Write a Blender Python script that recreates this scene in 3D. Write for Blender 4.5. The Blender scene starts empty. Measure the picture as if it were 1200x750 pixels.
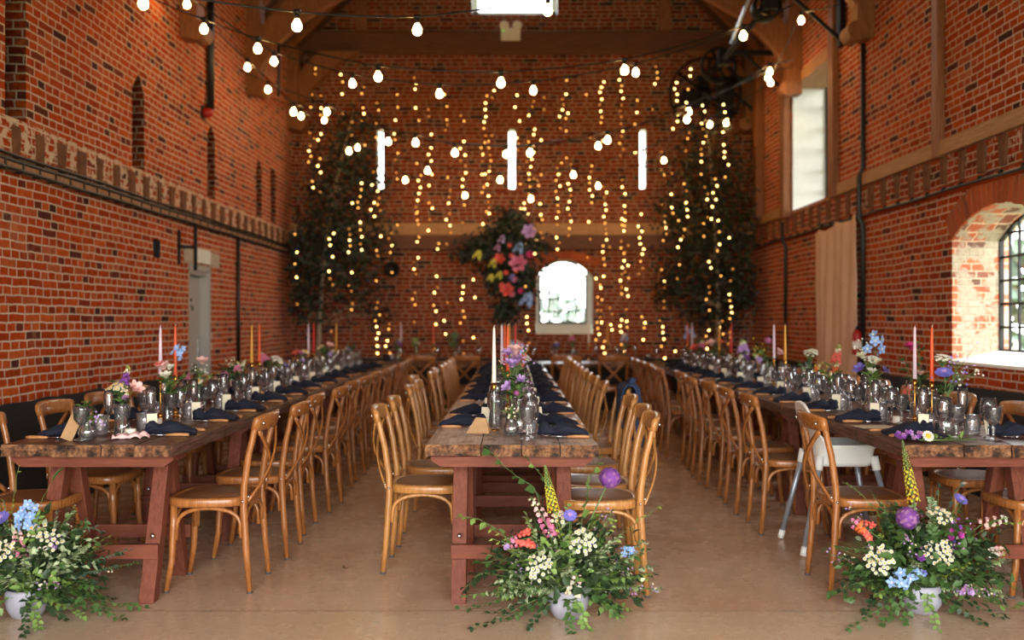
import bpy, math, random
from mathutils import Vector, Matrix, Euler, noise as mnoise
V = Vector
PI = math.pi
scene = bpy.context.scene
C = scene.collection
R = random.Random(7)

F = 1166.7           # focal length in pixels of the 1200 px wide frame (35 mm lens)
EYE = 1.35


def at(px, py, d):
    """world point seen at picture position (px, py) when it stands d metres into the hall"""
    return V(((px - 600) * d / F, d, EYE - (py - 375) * d / F))


ORD = ['zeroth', 'first', 'second', 'third', 'fourth', 'fifth', 'sixth', 'seventh', 'eighth', 'ninth', 'tenth',
       'eleventh', 'twelfth', 'thirteenth', 'fourteenth', 'fifteenth', 'sixteenth', 'seventeenth', 'eighteenth',
       'nineteenth']


def ordinal(n):
    if n < 20:
        return ORD[n]
    t = {2: 'twent', 3: 'thirt', 4: 'fort', 5: 'fift'}[n // 10]
    return t + 'ieth' if n % 10 == 0 else t + 'y-' + ORD[n % 10]


# ------------------------------------------------------------------ mesh builder
class MB:
    def __init__(s, mat=None):
        s.v = []; s.f = []; s.mi = []; s.mats = []; s.cur = 0
        if mat: s.use(mat)

    def use(s, mat):
        if mat not in s.mats: s.mats.append(mat)
        s.cur = s.mats.index(mat); return s

    def vert(s, p):
        s.v.append((p[0], p[1], p[2])); return len(s.v) - 1

    def face(s, idx):
        s.f.append(tuple(idx)); s.mi.append(s.cur)

    def poly(s, pts):
        b = len(s.v)
        for p in pts: s.v.append((p[0], p[1], p[2]))
        s.face(range(b, b + len(pts)))

    def box(s, c, d, M=None):
        b = len(s.v)
        hx, hy, hz = d[0] / 2, d[1] / 2, d[2] / 2
        for sx, sy, sz in ((-1,-1,-1),(1,-1,-1),(1,1,-1),(-1,1,-1),(-1,-1,1),(1,-1,1),(1,1,1),(-1,1,1)):
            p = V((sx * hx, sy * hy, sz * hz))
            if M: p = M @ p
            p += V(c)
            s.v.append(p[:])
        for q in ((0,3,2,1),(4,5,6,7),(0,1,5,4),(1,2,6,5),(2,3,7,6),(3,0,4,7)):
            s.face([b + i for i in q])

    def bx(s, x0, x1, y0, y1, z0, z1):
        s.box(((x0 + x1) / 2, (y0 + y1) / 2, (z0 + z1) / 2), (x1 - x0, y1 - y0, z1 - z0))

    def bar(s, p0, p1, w, h, up=(0, 0, 1)):
        """rectangular bar from p0 to p1: w across, h along up"""
        p0, p1 = V(p0), V(p1)
        d = (p1 - p0); L = d.length; d.normalize()
        x = d.cross(V(up)).normalized(); u = x.cross(d).normalized()
        M = Matrix((x, d, u)).transposed()
        s.box((p0 + p1) / 2, (w, L, h), M)

    def tube(s, pts, r, n=8, cap=True, flat=None):
        pts = [V(p) for p in pts]
        k = len(pts)
        rs = r if isinstance(r, (list, tuple)) else [r] * k
        t0 = (pts[1] - pts[0]).normalized()
        a = V((0, 0, 1)) if abs(t0.z) < .9 else V((1, 0, 0))
        x = t0.cross(a).normalized()
        base = len(s.v)
        for i, p in enumerate(pts):
            t = (pts[min(i + 1, k - 1)] - pts[max(i - 1, 0)])
            t = t.normalized() if t.length > 1e-9 else t0
            x = (x - t * x.dot(t))
            x = x.normalized() if x.length > 1e-6 else t.orthogonal().normalized()
            y = t.cross(x)
            for j in range(n):
                an = 2 * PI * j / n
                q = p + (x * math.cos(an) + y * math.sin(an)) * rs[i]
                s.v.append(q[:])
        for i in range(k - 1):
            for j in range(n):
                a0 = base + i * n + j; a1 = base + i * n + (j + 1) % n
                s.face((a0, a1, a1 + n, a0 + n))
        if cap:
            s.face([base + j for j in range(n)][::-1])
            s.face([base + (k - 1) * n + j for j in range(n)])

    def strip(s, pts, nrm, w, t):
        """flat bent strip through pts: width w across, thickness t along nrm (callable or vector)"""
        pts = [V(p) for p in pts]; k = len(pts); base = len(s.v)
        for i, p in enumerate(pts):
            tg = (pts[min(i + 1, k - 1)] - pts[max(i - 1, 0)]).normalized()
            nn = V(nrm); nn = (nn - tg * nn.dot(tg)).normalized()
            sd = tg.cross(nn)
            for a, b in ((-1,-1),(1,-1),(1,1),(-1,1)):
                s.v.append((p + sd * (a * w / 2) + nn * (b * t / 2))[:])
        for i in range(k - 1):
            for j in range(4):
                a0 = base + i * 4 + j; a1 = base + i * 4 + (j + 1) % 4
                s.face((a0, a1, a1 + 4, a0 + 4))
        s.face((base + 3, base + 2, base + 1, base)); e = base + (k - 1) * 4
        s.face((e, e + 1, e + 2, e + 3))

    def lathe(s, prof, n=16, c=(0, 0, 0), M=None, rip=None, cap=True):
        base = len(s.v); k = len(prof)
        for (r, z) in prof:
            for j in range(n):
                an = 2 * PI * j / n
                rr = r * (rip(an, z) if rip else 1)
                p = V((rr * math.cos(an), rr * math.sin(an), z))
                if M: p = M @ p
                s.v.append((p + V(c))[:])
        for i in range(k - 1):
            for j in range(n):
                a0 = base + i * n + j; a1 = base + i * n + (j + 1) % n
                s.face((a0, a1, a1 + n, a0 + n))
        if cap and prof[0][0] > 1e-5: s.face([base + j for j in range(n)][::-1])
        if cap and prof[-1][0] > 1e-5: s.face([base + (k - 1) * n + j for j in range(n)])

    def ball(s, c, r, n=8, m=6, sc=(1, 1, 1), jit=0):
        prof = []
        base = len(s.v)
        for i in range(m + 1):
            th = PI * i / m
            for j in range(n):
                an = 2 * PI * j / n
                k = r * (1 + (R.uniform(-jit, jit) if jit else 0))
                s.v.append((c[0] + k * sc[0] * math.sin(th) * math.cos(an), c[1] + k * sc[1] * math.sin(th) * math.sin(an), c[2] - k * sc[2] * math.cos(th)))
        for i in range(m):
            for j in range(n):
                a0 = base + i * n + j; a1 = base + i * n + (j + 1) % n
                s.face((a0, a1, a1 + n, a0 + n))

    def leaf(s, p, d, nrm, L, W, curl=.15):
        """a folded leaf of six faces"""
        p = V(p); d = V(d).normalized(); nrm = V(nrm)
        sd = d.cross(nrm)
        if sd.length < 1e-4: sd = d.orthogonal()
        sd.normalize(); n = sd.cross(d).normalized()
        a = p; m = p + d * L * .42 - n * L * .06; t = p + d * L - n * L * curl
        l = p + d * L * .36 + sd * W * .5 + n * L * .05; r = p + d * L * .36 - sd * W * .5 + n * L * .05
        l2 = p + d * L * .68 + sd * W * .34 - n * L * .02; r2 = p + d * L * .68 - sd * W * .34 - n * L * .02
        b = len(s.v)
        for q in (a, l, m, r, l2, r2, t): s.v.append(q[:])
        s.face((b, b + 1, b + 2)); s.face((b, b + 2, b + 3))
        s.face((b + 1, b + 4, b + 2)); s.face((b + 2, b + 5, b + 3))
        s.face((b + 4, b + 6, b + 2)); s.face((b + 2, b + 6, b + 5))

    def mesh(s, name, smooth=True):
        me = bpy.data.meshes.new(name)
        me.from_pydata(s.v, [], s.f)
        for m in s.mats: me.materials.append(m)
        me.polygons.foreach_set('material_index', s.mi)
        me.polygons.foreach_set('use_smooth', [smooth] * len(s.f))
        me.update()
        return me

    def build(s, name, parent=None, smooth=True, bevel=0, angle=None, kind=None, sub=0, label=None):
        me = s.mesh(name, smooth)
        o = bpy.data.objects.new(name, me); C.objects.link(o)
        if parent: o.parent = parent
        if bevel:
            b = o.modifiers.new('bevel', 'BEVEL'); b.width = bevel; b.segments = 2; b.limit_method = 'ANGLE'
            b.harden_normals = False
        if sub:
            m = o.modifiers.new('sub', 'SUBSURF'); m.levels = sub; m.render_levels = sub
        if kind: o['kind'] = kind
        if label: o['label'] = label
        return o


def tag(o, label, cat, group=None, kind=None):
    o['label'] = label
    o['category'] = cat
    if group: o['group'] = group
    if kind: o['kind'] = kind
    return o


def thing(name, label, cat, loc=(0, 0, 0), rz=0, group=None):
    o = bpy.data.objects.new(name, None); C.objects.link(o)
    o.empty_display_size = .1
    o.location = loc; o.rotation_euler = (0, 0, rz)
    return tag(o, label, cat, group)


def copy_tree(o, parent=None):
    c = o.copy(); C.objects.link(c)
    if parent:
        c.parent = parent
    for ch in list(o.children):
        copy_tree(ch, c)
    return c


def place(proto, loc, rz, label, group=None, scale=None):
    """the first placing moves the thing itself, later ones copy it with its parts"""
    if proto.get('_used'):
        o = copy_tree(proto)
    else:
        o = proto; o['_used'] = True
    o.location = loc; o.rotation_euler = (0, 0, rz)
    if scale: o.scale = (scale, scale, scale)
    o['label'] = label
    if group: o['group'] = group
    return o


# ------------------------------------------------------------------ materials
def lin(c):
    return tuple(((x / 255) / 12.92 if x / 255 <= .04045 else ((x / 255 + .055) / 1.055) ** 2.4) for x in c) + (1,)


class NT:
    def __init__(s, name):
        s.m = bpy.data.materials.new(name); s.m.use_nodes = True
        s.t = s.m.node_tree; s.b = s.t.nodes['Principled BSDF']; s.out = s.t.nodes['Material Output']

    def n(s, typ, **kw):
        nd = s.t.nodes.new(typ)
        for k, v in kw.items(): setattr(nd, k, v)
        return nd

    def l(s, a, b): s.t.links.new(a, b)

    def math(s, op, a, b=None, c=None):
        nd = s.n('ShaderNodeMath', operation=op)
        for i, x in enumerate((a, b, c)):
            if x is None: continue
            if isinstance(x, (int, float)): nd.inputs[i].default_value = x
            else: s.l(x, nd.inputs[i])
        return nd.outputs[0]

    def mix(s, fac, a, b, typ='MIX'):
        nd = s.n('ShaderNodeMix', data_type='RGBA', blend_type=typ)
        for sock, x in ((nd.inputs[0], fac), (nd.inputs[6], a), (nd.inputs[7], b)):
            if isinstance(x, (int, float)): sock.default_value = x
            elif isinstance(x, tuple): sock.default_value = x
            else: s.l(x, sock)
        return nd.outputs[2]

    def noise(s, vec, scale, detail=3, rough=.55):
        nd = s.n('ShaderNodeTexNoise'); nd.inputs['Scale'].default_value = scale
        nd.inputs['Detail'].default_value = detail; nd.inputs['Roughness'].default_value = rough
        if vec is not None: s.l(vec, nd.inputs['Vector'])
        return nd.outputs[0]

    def ramp(s, fac, stops, interp='LINEAR'):
        nd = s.n('ShaderNodeValToRGB'); cr = nd.color_ramp; cr.interpolation = interp
        while len(cr.elements) < len(stops): cr.elements.new(.5)
        for e, (p, c) in zip(cr.elements, stops):
            e.position = p; e.color = c if len(c) == 4 else tuple(c) + (1,)
        s.l(fac, nd.inputs[0]); return nd.outputs[0]

    def mapr(s, v, a, b, c=0., d=1.):
        nd = s.n('ShaderNodeMapRange'); s.l(v, nd.inputs[0])
        for i, x in enumerate((a, b, c, d)): nd.inputs[i + 1].default_value = x
        return nd.outputs[0]

    def bump(s, h, strength=.3, dist=.01):
        nd = s.n('ShaderNodeBump'); nd.inputs['Strength'].default_value = strength; nd.inputs['Distance'].default_value = dist
        s.l(h, nd.inputs['Height']); s.l(nd.outputs[0], s.b.inputs['Normal'])

    def col(s, x):
        if isinstance(x, tuple): s.b.inputs['Base Color'].default_value = x
        else: s.l(x, s.b.inputs['Base Color'])

    def rough(s, x, spec=None):
        if isinstance(x, (int, float)): s.b.inputs['Roughness'].default_value = x
        else: s.l(x, s.b.inputs['Roughness'])
        if spec is not None: s.b.inputs['Specular IOR Level'].default_value = spec


def simple(name, c, rough=.5, metal=0, spec=.5, var=.0, scale=40, sheen=0, emit=None, es=0, sss=0):
    t = NT(name); col = lin(c)
    if var:
        tc = t.n('ShaderNodeTexCoord')
        f = t.noise(tc.outputs['Object'], scale, 3)
        dk = tuple(x * (1 - var) for x in col[:3]) + (1,); lt = tuple(min(1, x * (1 + var)) for x in col[:3]) + (1,)
        t.col(t.mix(t.mapr(f, .3, .7), dk, lt))
    else:
        t.col(col)
    t.rough(rough, spec); t.b.inputs['Metallic'].default_value = metal
    if sheen: t.b.inputs['Sheen Weight'].default_value = sheen
    if emit:
        t.b.inputs['Emission Color'].default_value = emit; t.b.inputs['Emission Strength'].default_value = es
    return t.m


def brick_material(name, tone=1.0, white=0.0, lime=0.0):
    t = NT(name)
    g = t.n('ShaderNodeNewGeometry')
    sp = t.n('ShaderNodeSeparateXYZ'); t.l(g.outputs['Position'], sp.inputs[0])
    sn = t.n('ShaderNodeSeparateXYZ'); t.l(g.outputs['True Normal'], sn.inputs[0])
    isx = t.math('GREATER_THAN', t.math('ABSOLUTE', sn.outputs[0]), .5)
    u = t.math('ADD', t.math('MULTIPLY', sp.outputs[1], isx), t.math('MULTIPLY', sp.outputs[0], t.math('SUBTRACT', 1, isx)))
    d1 = t.noise(g.outputs['Position'], 9, 2); d2 = t.noise(g.outputs['Position'], 1.1, 2)
    u = t.math('ADD', u, t.math('MULTIPLY', t.math('SUBTRACT', d1, .5), .022))
    v = t.math('ADD', sp.outputs[2], t.math('ADD', t.math('MULTIPLY', t.math('SUBTRACT', d1, .5), .016), t.math('MULTIPLY', t.math('SUBTRACT', d2, .5), .03)))
    H = .0605
    vv = t.math('DIVIDE', v, H); row = t.math('FLOOR', vv); fv = t.math('SUBTRACT', vv, row)
    par = t.math('FLOORED_MODULO', row, 2.0)
    w = t.math('ADD', .218, t.math('MULTIPLY', par, -.106))
    wr = t.n('ShaderNodeTexWhiteNoise', noise_dimensions='1D'); t.l(row, wr.inputs['W'])
    uu = t.math('ADD', t.math('DIVIDE', u, w), t.math('MULTIPLY', wr.outputs[0], 3.0))
    cu = t.math('FLOOR', uu); fu = t.math('SUBTRACT', uu, cu)
    du = t.math('MULTIPLY', t.math('MINIMUM', fu, t.math('SUBTRACT', 1, fu)), w)
    dv = t.math('MULTIPLY', t.math('MINIMUM', fv, t.math('SUBTRACT', 1, fv)), H)
    e = t.math('MINIMUM', du, dv)
    jn = t.noise(g.outputs['Position'], 45, 2)
    e = t.math('ADD', e, t.math('MULTIPLY', t.math('SUBTRACT', jn, .5), .006))
    mask = t.mapr(e, .0035, .0080)
    cv = t.n('ShaderNodeCombineXYZ'); t.l(cu, cv.inputs[0]); t.l(row, cv.inputs[1])
    wn = t.n('ShaderNodeTexWhiteNoise', noise_dimensions='2D'); t.l(cv.outputs[0], wn.inputs['Vector'])
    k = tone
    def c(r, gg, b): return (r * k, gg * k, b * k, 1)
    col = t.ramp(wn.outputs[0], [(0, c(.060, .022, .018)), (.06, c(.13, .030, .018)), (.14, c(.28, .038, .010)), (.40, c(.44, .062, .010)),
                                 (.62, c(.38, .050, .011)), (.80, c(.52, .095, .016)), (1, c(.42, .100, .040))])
    mot = t.noise(g.outputs['Position'], 28, 4)
    col = t.mix(t.mapr(mot, .25, .75), t.mix(1.0, col, c(.62, .58, .55), 'MULTIPLY'), t.mix(1.0, col, (1.2, 1.15, 1.1, 1), 'MULTIPLY'))
    big = t.noise(g.outputs['Position'], .9, 3)
    mort = t.mix(t.mapr(big, .3, .7), c(.52, .36, .24), c(.70, .54, .40))
    full = t.mix(mask, mort, col)
    # pale patches of old mortar smeared over a few bricks
    sm = t.mapr(t.noise(g.outputs['Position'], 2.3, 5, .65), .60, .72)
    full = t.mix(t.math('MULTIPLY', sm, .35), full, c(.50, .25, .15))
    if white:
        wf = t.mapr(t.noise(g.outputs['Position'], 5.5, 4, .6), .57 - white * .25, .63 - white * .25)
        lim = t.mix(t.mapr(mot, .3, .7), (.40, .31, .22, 1), (.53, .45, .35, 1))
        full = t.mix(.25, full, (.5, .32, .24, 1))
        full = t.mix(wf, full, lim)
    if lime:
        full = t.mix(t.mapr(t.noise(g.outputs['Position'], 14, 4, .6), .62 - lime * .3, .70 - lime * .3), full, mort)
    t.col(full)
    hh = t.math('ADD', t.math('MULTIPLY', mask, .8), t.math('MULTIPLY', mot, .4))
    t.bump(hh, .55, .012)
    t.rough(.9, .06)
    return t.m


def wood_material(name, c1, c2, rough=.45, scale=6, axis=1, spec=.5, knots=0, bump=.12, stretch=14):
    t = NT(name)
    tc = t.n('ShaderNodeTexCoord'); mp = t.n('ShaderNodeMapping')
    sc = [stretch] * 3; sc[axis] = 1.0
    mp.inputs['Scale'].default_value = sc
    t.l(tc.outputs['Object'], mp.inputs[0])
    a = t.noise(mp.outputs[0], scale, 5, .6)
    b = t.noise(mp.outputs[0], scale * 4, 3, .6)
    f = t.math('ADD', t.math('MULTIPLY', a, .7), t.math('MULTIPLY', b, .3))
    t.col(t.ramp(f, [(.3, lin(c1)), (.7, lin(c2))]))
    t.rough(t.mapr(b, .3, .7, rough - .07, rough + .1), spec)
    t.bump(f, bump, .004)
    return t.m


def table_material(name, k):
    t = NT(name)
    g = t.n('ShaderNodeTexCoord'); mp = t.n('ShaderNodeMapping'); mp.inputs['Scale'].default_value = (16, 1, 16)
    t.l(g.outputs['Object'], mp.inputs[0])
    a = t.noise(mp.outputs[0], 4, 6, .65); b = t.noise(g.outputs['Object'], 11, 5, .7); fi = t.noise(g.outputs['Object'], 60, 3)
    top = t.ramp(a, [(.28, lin(k[0])), (.45, lin(k[1])), (.6, lin(k[2])), (.75, lin(k[3]))])
    top = t.mix(t.mapr(b, .55, .72), top, lin((36, 24, 20)))
    end = t.ramp(b, [(.30, lin((20, 15, 13))), (.41, lin((46, 30, 20))), (.52, lin((126, 84, 54))), (.68, lin((168, 124, 86))), (.8, lin((70, 46, 32)))])
    end = t.mix(t.mapr(fi, .35, .6), t.mix(1.0, end, (.4, .36, .34, 1), 'MULTIPLY'), end)
    gn = t.n('ShaderNodeNewGeometry'); sn = t.n('ShaderNodeSeparateXYZ'); t.l(gn.outputs['Normal'], sn.inputs[0])
    t.col(t.mix(t.mapr(t.math('ABSOLUTE', sn.outputs[1]), .35, .7), top, end))
    t.rough(t.mix(t.mapr(t.math('ABSOLUTE', sn.outputs[2]), .5, .8), (.8, .8, .8, 1), t.mapr(b, .3, .7, .26, .5)), .4)
    t.bump(t.math('ADD', a, t.math('MULTIPLY', fi, .6)), .35, .008)
    return t.m


def floor_material():
    t = NT('polished_concrete')
    g = t.n('ShaderNodeNewGeometry')
    a = t.noise(g.outputs['Position'], .8, 5, .6); b = t.noise(g.outputs['Position'], 5, 5, .65); f = t.noise(g.outputs['Position'], 60, 2)
    col = t.ramp(a, [(.3, lin((192, 152, 122))), (.5, lin((206, 172, 142))), (.7, lin((216, 186, 158)))])
    col = t.mix(t.mapr(b, .52, .80, 0, .42), col, lin((160, 116, 88)))
    col = t.mix(t.mapr(f, .62, .7, 0, .25), col, lin((120, 88, 68)))
    sp = t.n('ShaderNodeSeparateXYZ'); t.l(g.outputs['Position'], sp.inputs[0])
    # sawn joints in the slab and the paler strip by the entrance
    wob = t.math('MULTIPLY', t.math('SUBTRACT', b, .5), .03)
    yy = t.math('ADD', sp.outputs[1], wob)
    j = t.mapr(t.math('ABSOLUTE', t.math('SUBTRACT', yy, 4.62)), .004, .014, .55, 0)
    j2 = t.mapr(t.math('ABSOLUTE', t.math('SUBTRACT', yy, 7.62)), .004, .014, .4, 0)
    strip = t.mapr(yy, 4.60, 4.64, .5, 0)
    col = t.mix(strip, col, lin((205, 180, 148)))
    col = t.mix(t.math('MAXIMUM', j, j2), col, lin((140, 104, 78)))
    t.col(col)
    t.rough(t.mapr(b, .3, .75, .20, .36), .55)
    t.bump(b, .015, .008)
    return t.m


def glass_material(name, tint=(1, 1, 1), gl=.0, frost=.0, body=.06):
    """thin clear glass: what lies behind shows through, the edges and facets shine"""
    t = NT(name)
    t.t.nodes.remove(t.b)
    tr = t.n('ShaderNodeBsdfTransparent'); tr.inputs[0].default_value = tint + (1,)
    gs = t.n('ShaderNodeBsdfGlossy'); gs.inputs['Roughness'].default_value = .04 + frost
    gs.inputs[0].default_value = (1, 1, 1, 1)
    fr = t.n('ShaderNodeFresnel'); fr.inputs[0].default_value = 1.5
    lw = t.n('ShaderNodeLayerWeight'); lw.inputs[0].default_value = .35
    fac = t.math('MINIMUM', t.math('ADD', t.math('MULTIPLY', fr.outputs[0], .9), t.math('ADD', t.math('MULTIPLY', t.math('POWER', lw.outputs['Facing'], 3.0), .30), gl)), .95)
    mx = t.n('ShaderNodeMixShader'); t.l(fac, mx.inputs[0]); t.l(tr.outputs[0], mx.inputs[1]); t.l(gs.outputs[0], mx.inputs[2])
    df = t.n('ShaderNodeBsdfDiffuse'); df.inputs[0].default_value = (.9 * tint[0], .9 * tint[1], .9 * tint[2], 1)
    m2 = t.n('ShaderNodeMixShader'); m2.inputs[0].default_value = body
    t.l(mx.outputs[0], m2.inputs[1]); t.l(df.outputs[0], m2.inputs[2]); t.l(m2.outputs[0], t.out.inputs[0])
    return t.m


def emitter(name, c, s, sample=True):
    t = NT(name); t.t.nodes.remove(t.b)
    e = t.n('ShaderNodeEmission'); e.inputs[0].default_value = c + (1,); e.inputs[1].default_value = s
    t.l(e.outputs[0], t.out.inputs[0])
    if not sample: t.m.cycles.emission_sampling = 'NONE'
    return t.m


def rattan_material():
    t = NT('woven_rattan'); tc = t.n('ShaderNodeTexCoord')
    w1 = t.n('ShaderNodeTexWave', bands_direction='X'); w1.inputs['Scale'].default_value = 55
    w2 = t.n('ShaderNodeTexWave', bands_direction='Y'); w2.inputs['Scale'].default_value = 55
    t.l(tc.outputs['Object'], w1.inputs[0]); t.l(tc.outputs['Object'], w2.inputs[0])
    f = t.math('MULTIPLY', w1.outputs[1], w2.outputs[1])
    t.col(t.ramp(f, [(0, lin((74, 38, 18))), (.4, lin((132, 76, 36))), (1, lin((176, 112, 60)))]))
    t.bump(f, .5, .004); t.rough(.42, .5)
    return t.m


M = {}
M['brick'] = brick_material('red_brick')
M['reveal'] = brick_material('limewashed_brick', 1.3, .5)
M['brick_recess'] = brick_material('darkened_recess_brick', .42)  # the darkness of the deep slits is put into the brick colour
M['brick_back'] = brick_material('darker_red_brick', .62)  # one darker tone of the red brick over the whole back wall
M['band_right'] = brick_material('mortared_brick_band_right', .85, 0, .15)
M['band'] = brick_material('mortared_brick_band', 1.0, 0, .5)
M['mortar'] = simple('lime_mortar', (150, 108, 78), .9, var=.25, scale=30)
t_ = NT('arch_brick'); g_ = t_.n('ShaderNodeNewGeometry')
t_.col(t_.mix(t_.mapr(t_.noise(g_.outputs['Position'], 40, 3), .3, .7), t_.ramp(g_.outputs['Random Per Island'], [(0, (.12, .035, .02, 1)), (.25, (.42, .075, .02, 1)), (.6, (.58, .13, .035, 1)), (1, (.30, .07, .035, 1))]), (.42, .10, .03, 1)))
t_.rough(.85, .25); M['voussoir'] = t_.m
M['floor'] = floor_material()
M['timber'] = wood_material('old_oak_beam', (96, 52, 24), (158, 96, 50), .6, 5, 2)
M['timber_x'] = wood_material('old_oak_tie_beam', (66, 34, 16), (118, 64, 30), .65, 5, 0)
M['timber_y'] = wood_material('old_oak_wall_plate', (140, 96, 58), (190, 142, 96), .65, 5, 1)
M['timber_p'] = wood_material('pale_band_timber', (140, 96, 58), (190, 142, 96), .65, 5, 0)
M['roof'] = wood_material('roof_boarding', (52, 30, 16), (92, 54, 28), .75, 4, 1)
M['corbel'] = simple('weathered_corbel', (104, 60, 28), .85, var=.35, scale=14)
M['trestle'] = wood_material('redwood_stain', (88, 43, 29), (132, 72, 52), .62, 5, 2, .25)
M['trestle_x'] = wood_material('redwood_stain_rail', (88, 43, 29), (132, 72, 52), .62, 5, 0, .25)
M['table'] = table_material('weathered_plank', ((46, 28, 22), (88, 56, 42), (112, 78, 62), (70, 46, 36)))
M['table_pale'] = table_material('pale_weathered_plank', ((92, 68, 58), (150, 122, 110), (176, 148, 136), (124, 96, 84)))
M['chair'] = wood_material('honey_beech', (146, 94, 46), (204, 144, 80), .28, 5, 2, .55, bump=.05)
M['chair2'] = wood_material('amber_beech', (122, 70, 32), (182, 116, 60), .28, 5, 2, .55, bump=.05)
M['rattan'] = rattan_material()
M['steel'] = simple('polished_steel', (200, 200, 200), .22, 1)
M['iron'] = simple('black_iron', (24, 22, 22), .5, .6)
M['cable'] = simple('black_cable', (16, 15, 15), .45)
M['black'] = simple('matt_black_board', (17, 17, 20), .75, var=.2, scale=3)
M['navy'] = simple('navy_linen', (17, 20, 40), .85, var=.3, scale=120)
M['denim'] = simple('blue_denim', (36, 58, 94), .9, var=.25, scale=90)
M['plaster'] = simple('white_plaster', (222, 222, 214), .8, var=.06, scale=6)
M['sill'] = simple('whitewashed_sill', (236, 230, 216), .8, var=.06, scale=7)
M['door'] = simple('grey_door_paint', (168, 162, 154), .5, var=.03, scale=8)
M['concrete'] = simple('concrete_lintel', (176, 160, 138), .85, var=.15, scale=18)
M['cloth'] = simple('cream_calico', (212, 170, 142), .9, var=.06, scale=5)
M['plastic'] = simple('white_plastic', (232, 230, 224), .35)
M['grey_metal'] = simple('silver_grey_tube', (158, 164, 172), .35, .5)
M['rubber'] = simple('dark_foot_cap', (70, 70, 72), .6)
M['card'] = simple('cream_card', (232, 220, 190), .8, var=.04)
M['kraft'] = simple('kraft_card', (176, 136, 94), .85, var=.08)
M['pinkpaper'] = simple('blush_cotton', (232, 190, 186), .9, var=.08)
M['handle'] = wood_material('cutlery_handle', (164, 104, 58), (206, 148, 94), .4, 12, 0, bump=.05)
M['brass'] = simple('brass', (196, 150, 78), .25, 1)
M['wax_lilac'] = simple('lilac_wax', (226, 200, 212), .45)
M['wax_white'] = simple('ivory_wax', (240, 230, 214), .45)
M['wax_orange'] = simple('orange_wax', (232, 88, 34), .45)
M['wax_yellow'] = simple('ochre_wax', (222, 156, 44), .45)
M['wax_red'] = simple('red_wax', (206, 28, 24), .45)
M['wick'] = simple('wick', (230, 224, 210), .9)
M['glass'] = glass_material('clear_glass', (.99, .99, .99), .05, 0, .02)
M['cut'] = glass_material('cut_glass', (.98, .975, .98), .07, .0, .03)
M['pinkglass'] = glass_material('rosy_cut_glass', (.975, .95, .96), .07, .02, .09)
M['pane'] = glass_material('window_glass', (.97, .985, .985), .0, 0, .0)
M['ceramic'] = simple('grey_ceramic', (158, 156, 166), .55, var=.08, scale=14)
M['bulb'] = emitter('festoon_bulb_glow', (1.0, .58, .20), 80)
M['fairy'] = emitter('fairy_light_glow', (1.0, .58, .17), 15, False)
M['fairy3'] = emitter('fairy_light_faint_glow', (1.0, .36, .06), 2.2, False)
M['fairy2'] = emitter('fairy_light_dim_glow', (1.0, .42, .08), 5, False)
M['white_shell'] = simple('white_casing', (224, 216, 206), .5)
M['green_led'] = emitter('green_led', (.15, .9, .1), 1.2, False)
M['red_plastic'] = simple('red_casing', (168, 26, 22), .4)
M['bark'] = simple('silver_birch_bark', (150, 128, 104), .85, var=.3, scale=30)
M['soil'] = simple('soil', (40, 28, 20), .95)
# flowers and leaves
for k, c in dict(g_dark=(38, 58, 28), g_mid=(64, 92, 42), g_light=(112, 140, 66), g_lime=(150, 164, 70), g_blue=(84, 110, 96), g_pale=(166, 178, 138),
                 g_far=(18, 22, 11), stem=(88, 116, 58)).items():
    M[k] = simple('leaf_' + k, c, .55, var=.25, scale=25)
for k, c in dict(white=(228, 222, 206), yolk=(232, 176, 48), coral=(226, 96, 84), pink=(218, 124, 156), blush=(232, 186, 178), hot=(196, 50, 112),
                 lilac=(186, 150, 206), purple=(122, 62, 148), violet=(112, 104, 186), blue=(140, 172, 222), cream=(226, 216, 180), lemon=(206, 198, 62),
                 orange=(228, 110, 52), mauve=(160, 110, 150), magenta=(180, 60, 150)).items():
    M['p_' + k] = simple('petal_' + k, c, .7, var=.14, scale=60)
# ------------------------------------------------------------------ the hall
WL, WR, YB, YF, ZE = -3.3, 3.6, 14.9, -1.0, 5.25
XR, ZR = .15, 8.7


def structure(name, mb, parent=None, smooth=False, label=None, **kw):
    o = mb.build(name, parent, smooth, **kw)
    if not parent:
        o['kind'] = 'structure'
        if label: o['label'] = label
    return o


def wall(mb, axis, pos, u0, u1, v0, v1, holes, out, mat, thick=.45):
    """flat wall face with reveals; holes are (u0,u1,v0,v1,depth,through,reveal_material)"""
    def P(u, v, o): return (pos + out * o, u, v) if axis == 'x' else (u, pos + out * o, v)
    for o, hs in ((0, holes), (thick, [h for h in holes if h[5]])):
        us = sorted({u0, u1, *[h[0] for h in hs], *[h[1] for h in hs]}); vs = sorted({v0, v1, *[h[2] for h in hs], *[h[3] for h in hs]})
        mb.use(mat)
        for i in range(len(us) - 1):
            for j in range(len(vs) - 1):
                uc, vc = (us[i] + us[i + 1]) / 2, (vs[j] + vs[j + 1]) / 2
                if any(h[0] < uc < h[1] and h[2] < vc < h[3] for h in hs): continue
                mb.poly([P(us[i], vs[j], o), P(us[i + 1], vs[j], o), P(us[i + 1], vs[j + 1], o), P(us[i], vs[j + 1], o)])
    for (a, b, c, d, dep, thr, rm) in holes:
        mb.use(rm or mat)
        dd = thick if thr else dep
        for q in (((a, c), (a, d)), ((b, c), (b, d)), ((a, c), (b, c)), ((a, d), (b, d))):
            (p, r_), (s_, t_) = q
            mb.poly([P(p, r_, 0), P(s_, t_, 0), P(s_, t_, dd), P(p, r_, dd)])
        if not thr:
            mb.poly([P(a, c, dd), P(b, c, dd), P(b, d, dd), P(a, d, dd)])


# floor
mb = MB(M['floor']); mb.bx(WL - .5, WR + .5, YF - .5, YB + .3, -.2, 0)
structure('floor', mb)

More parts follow.
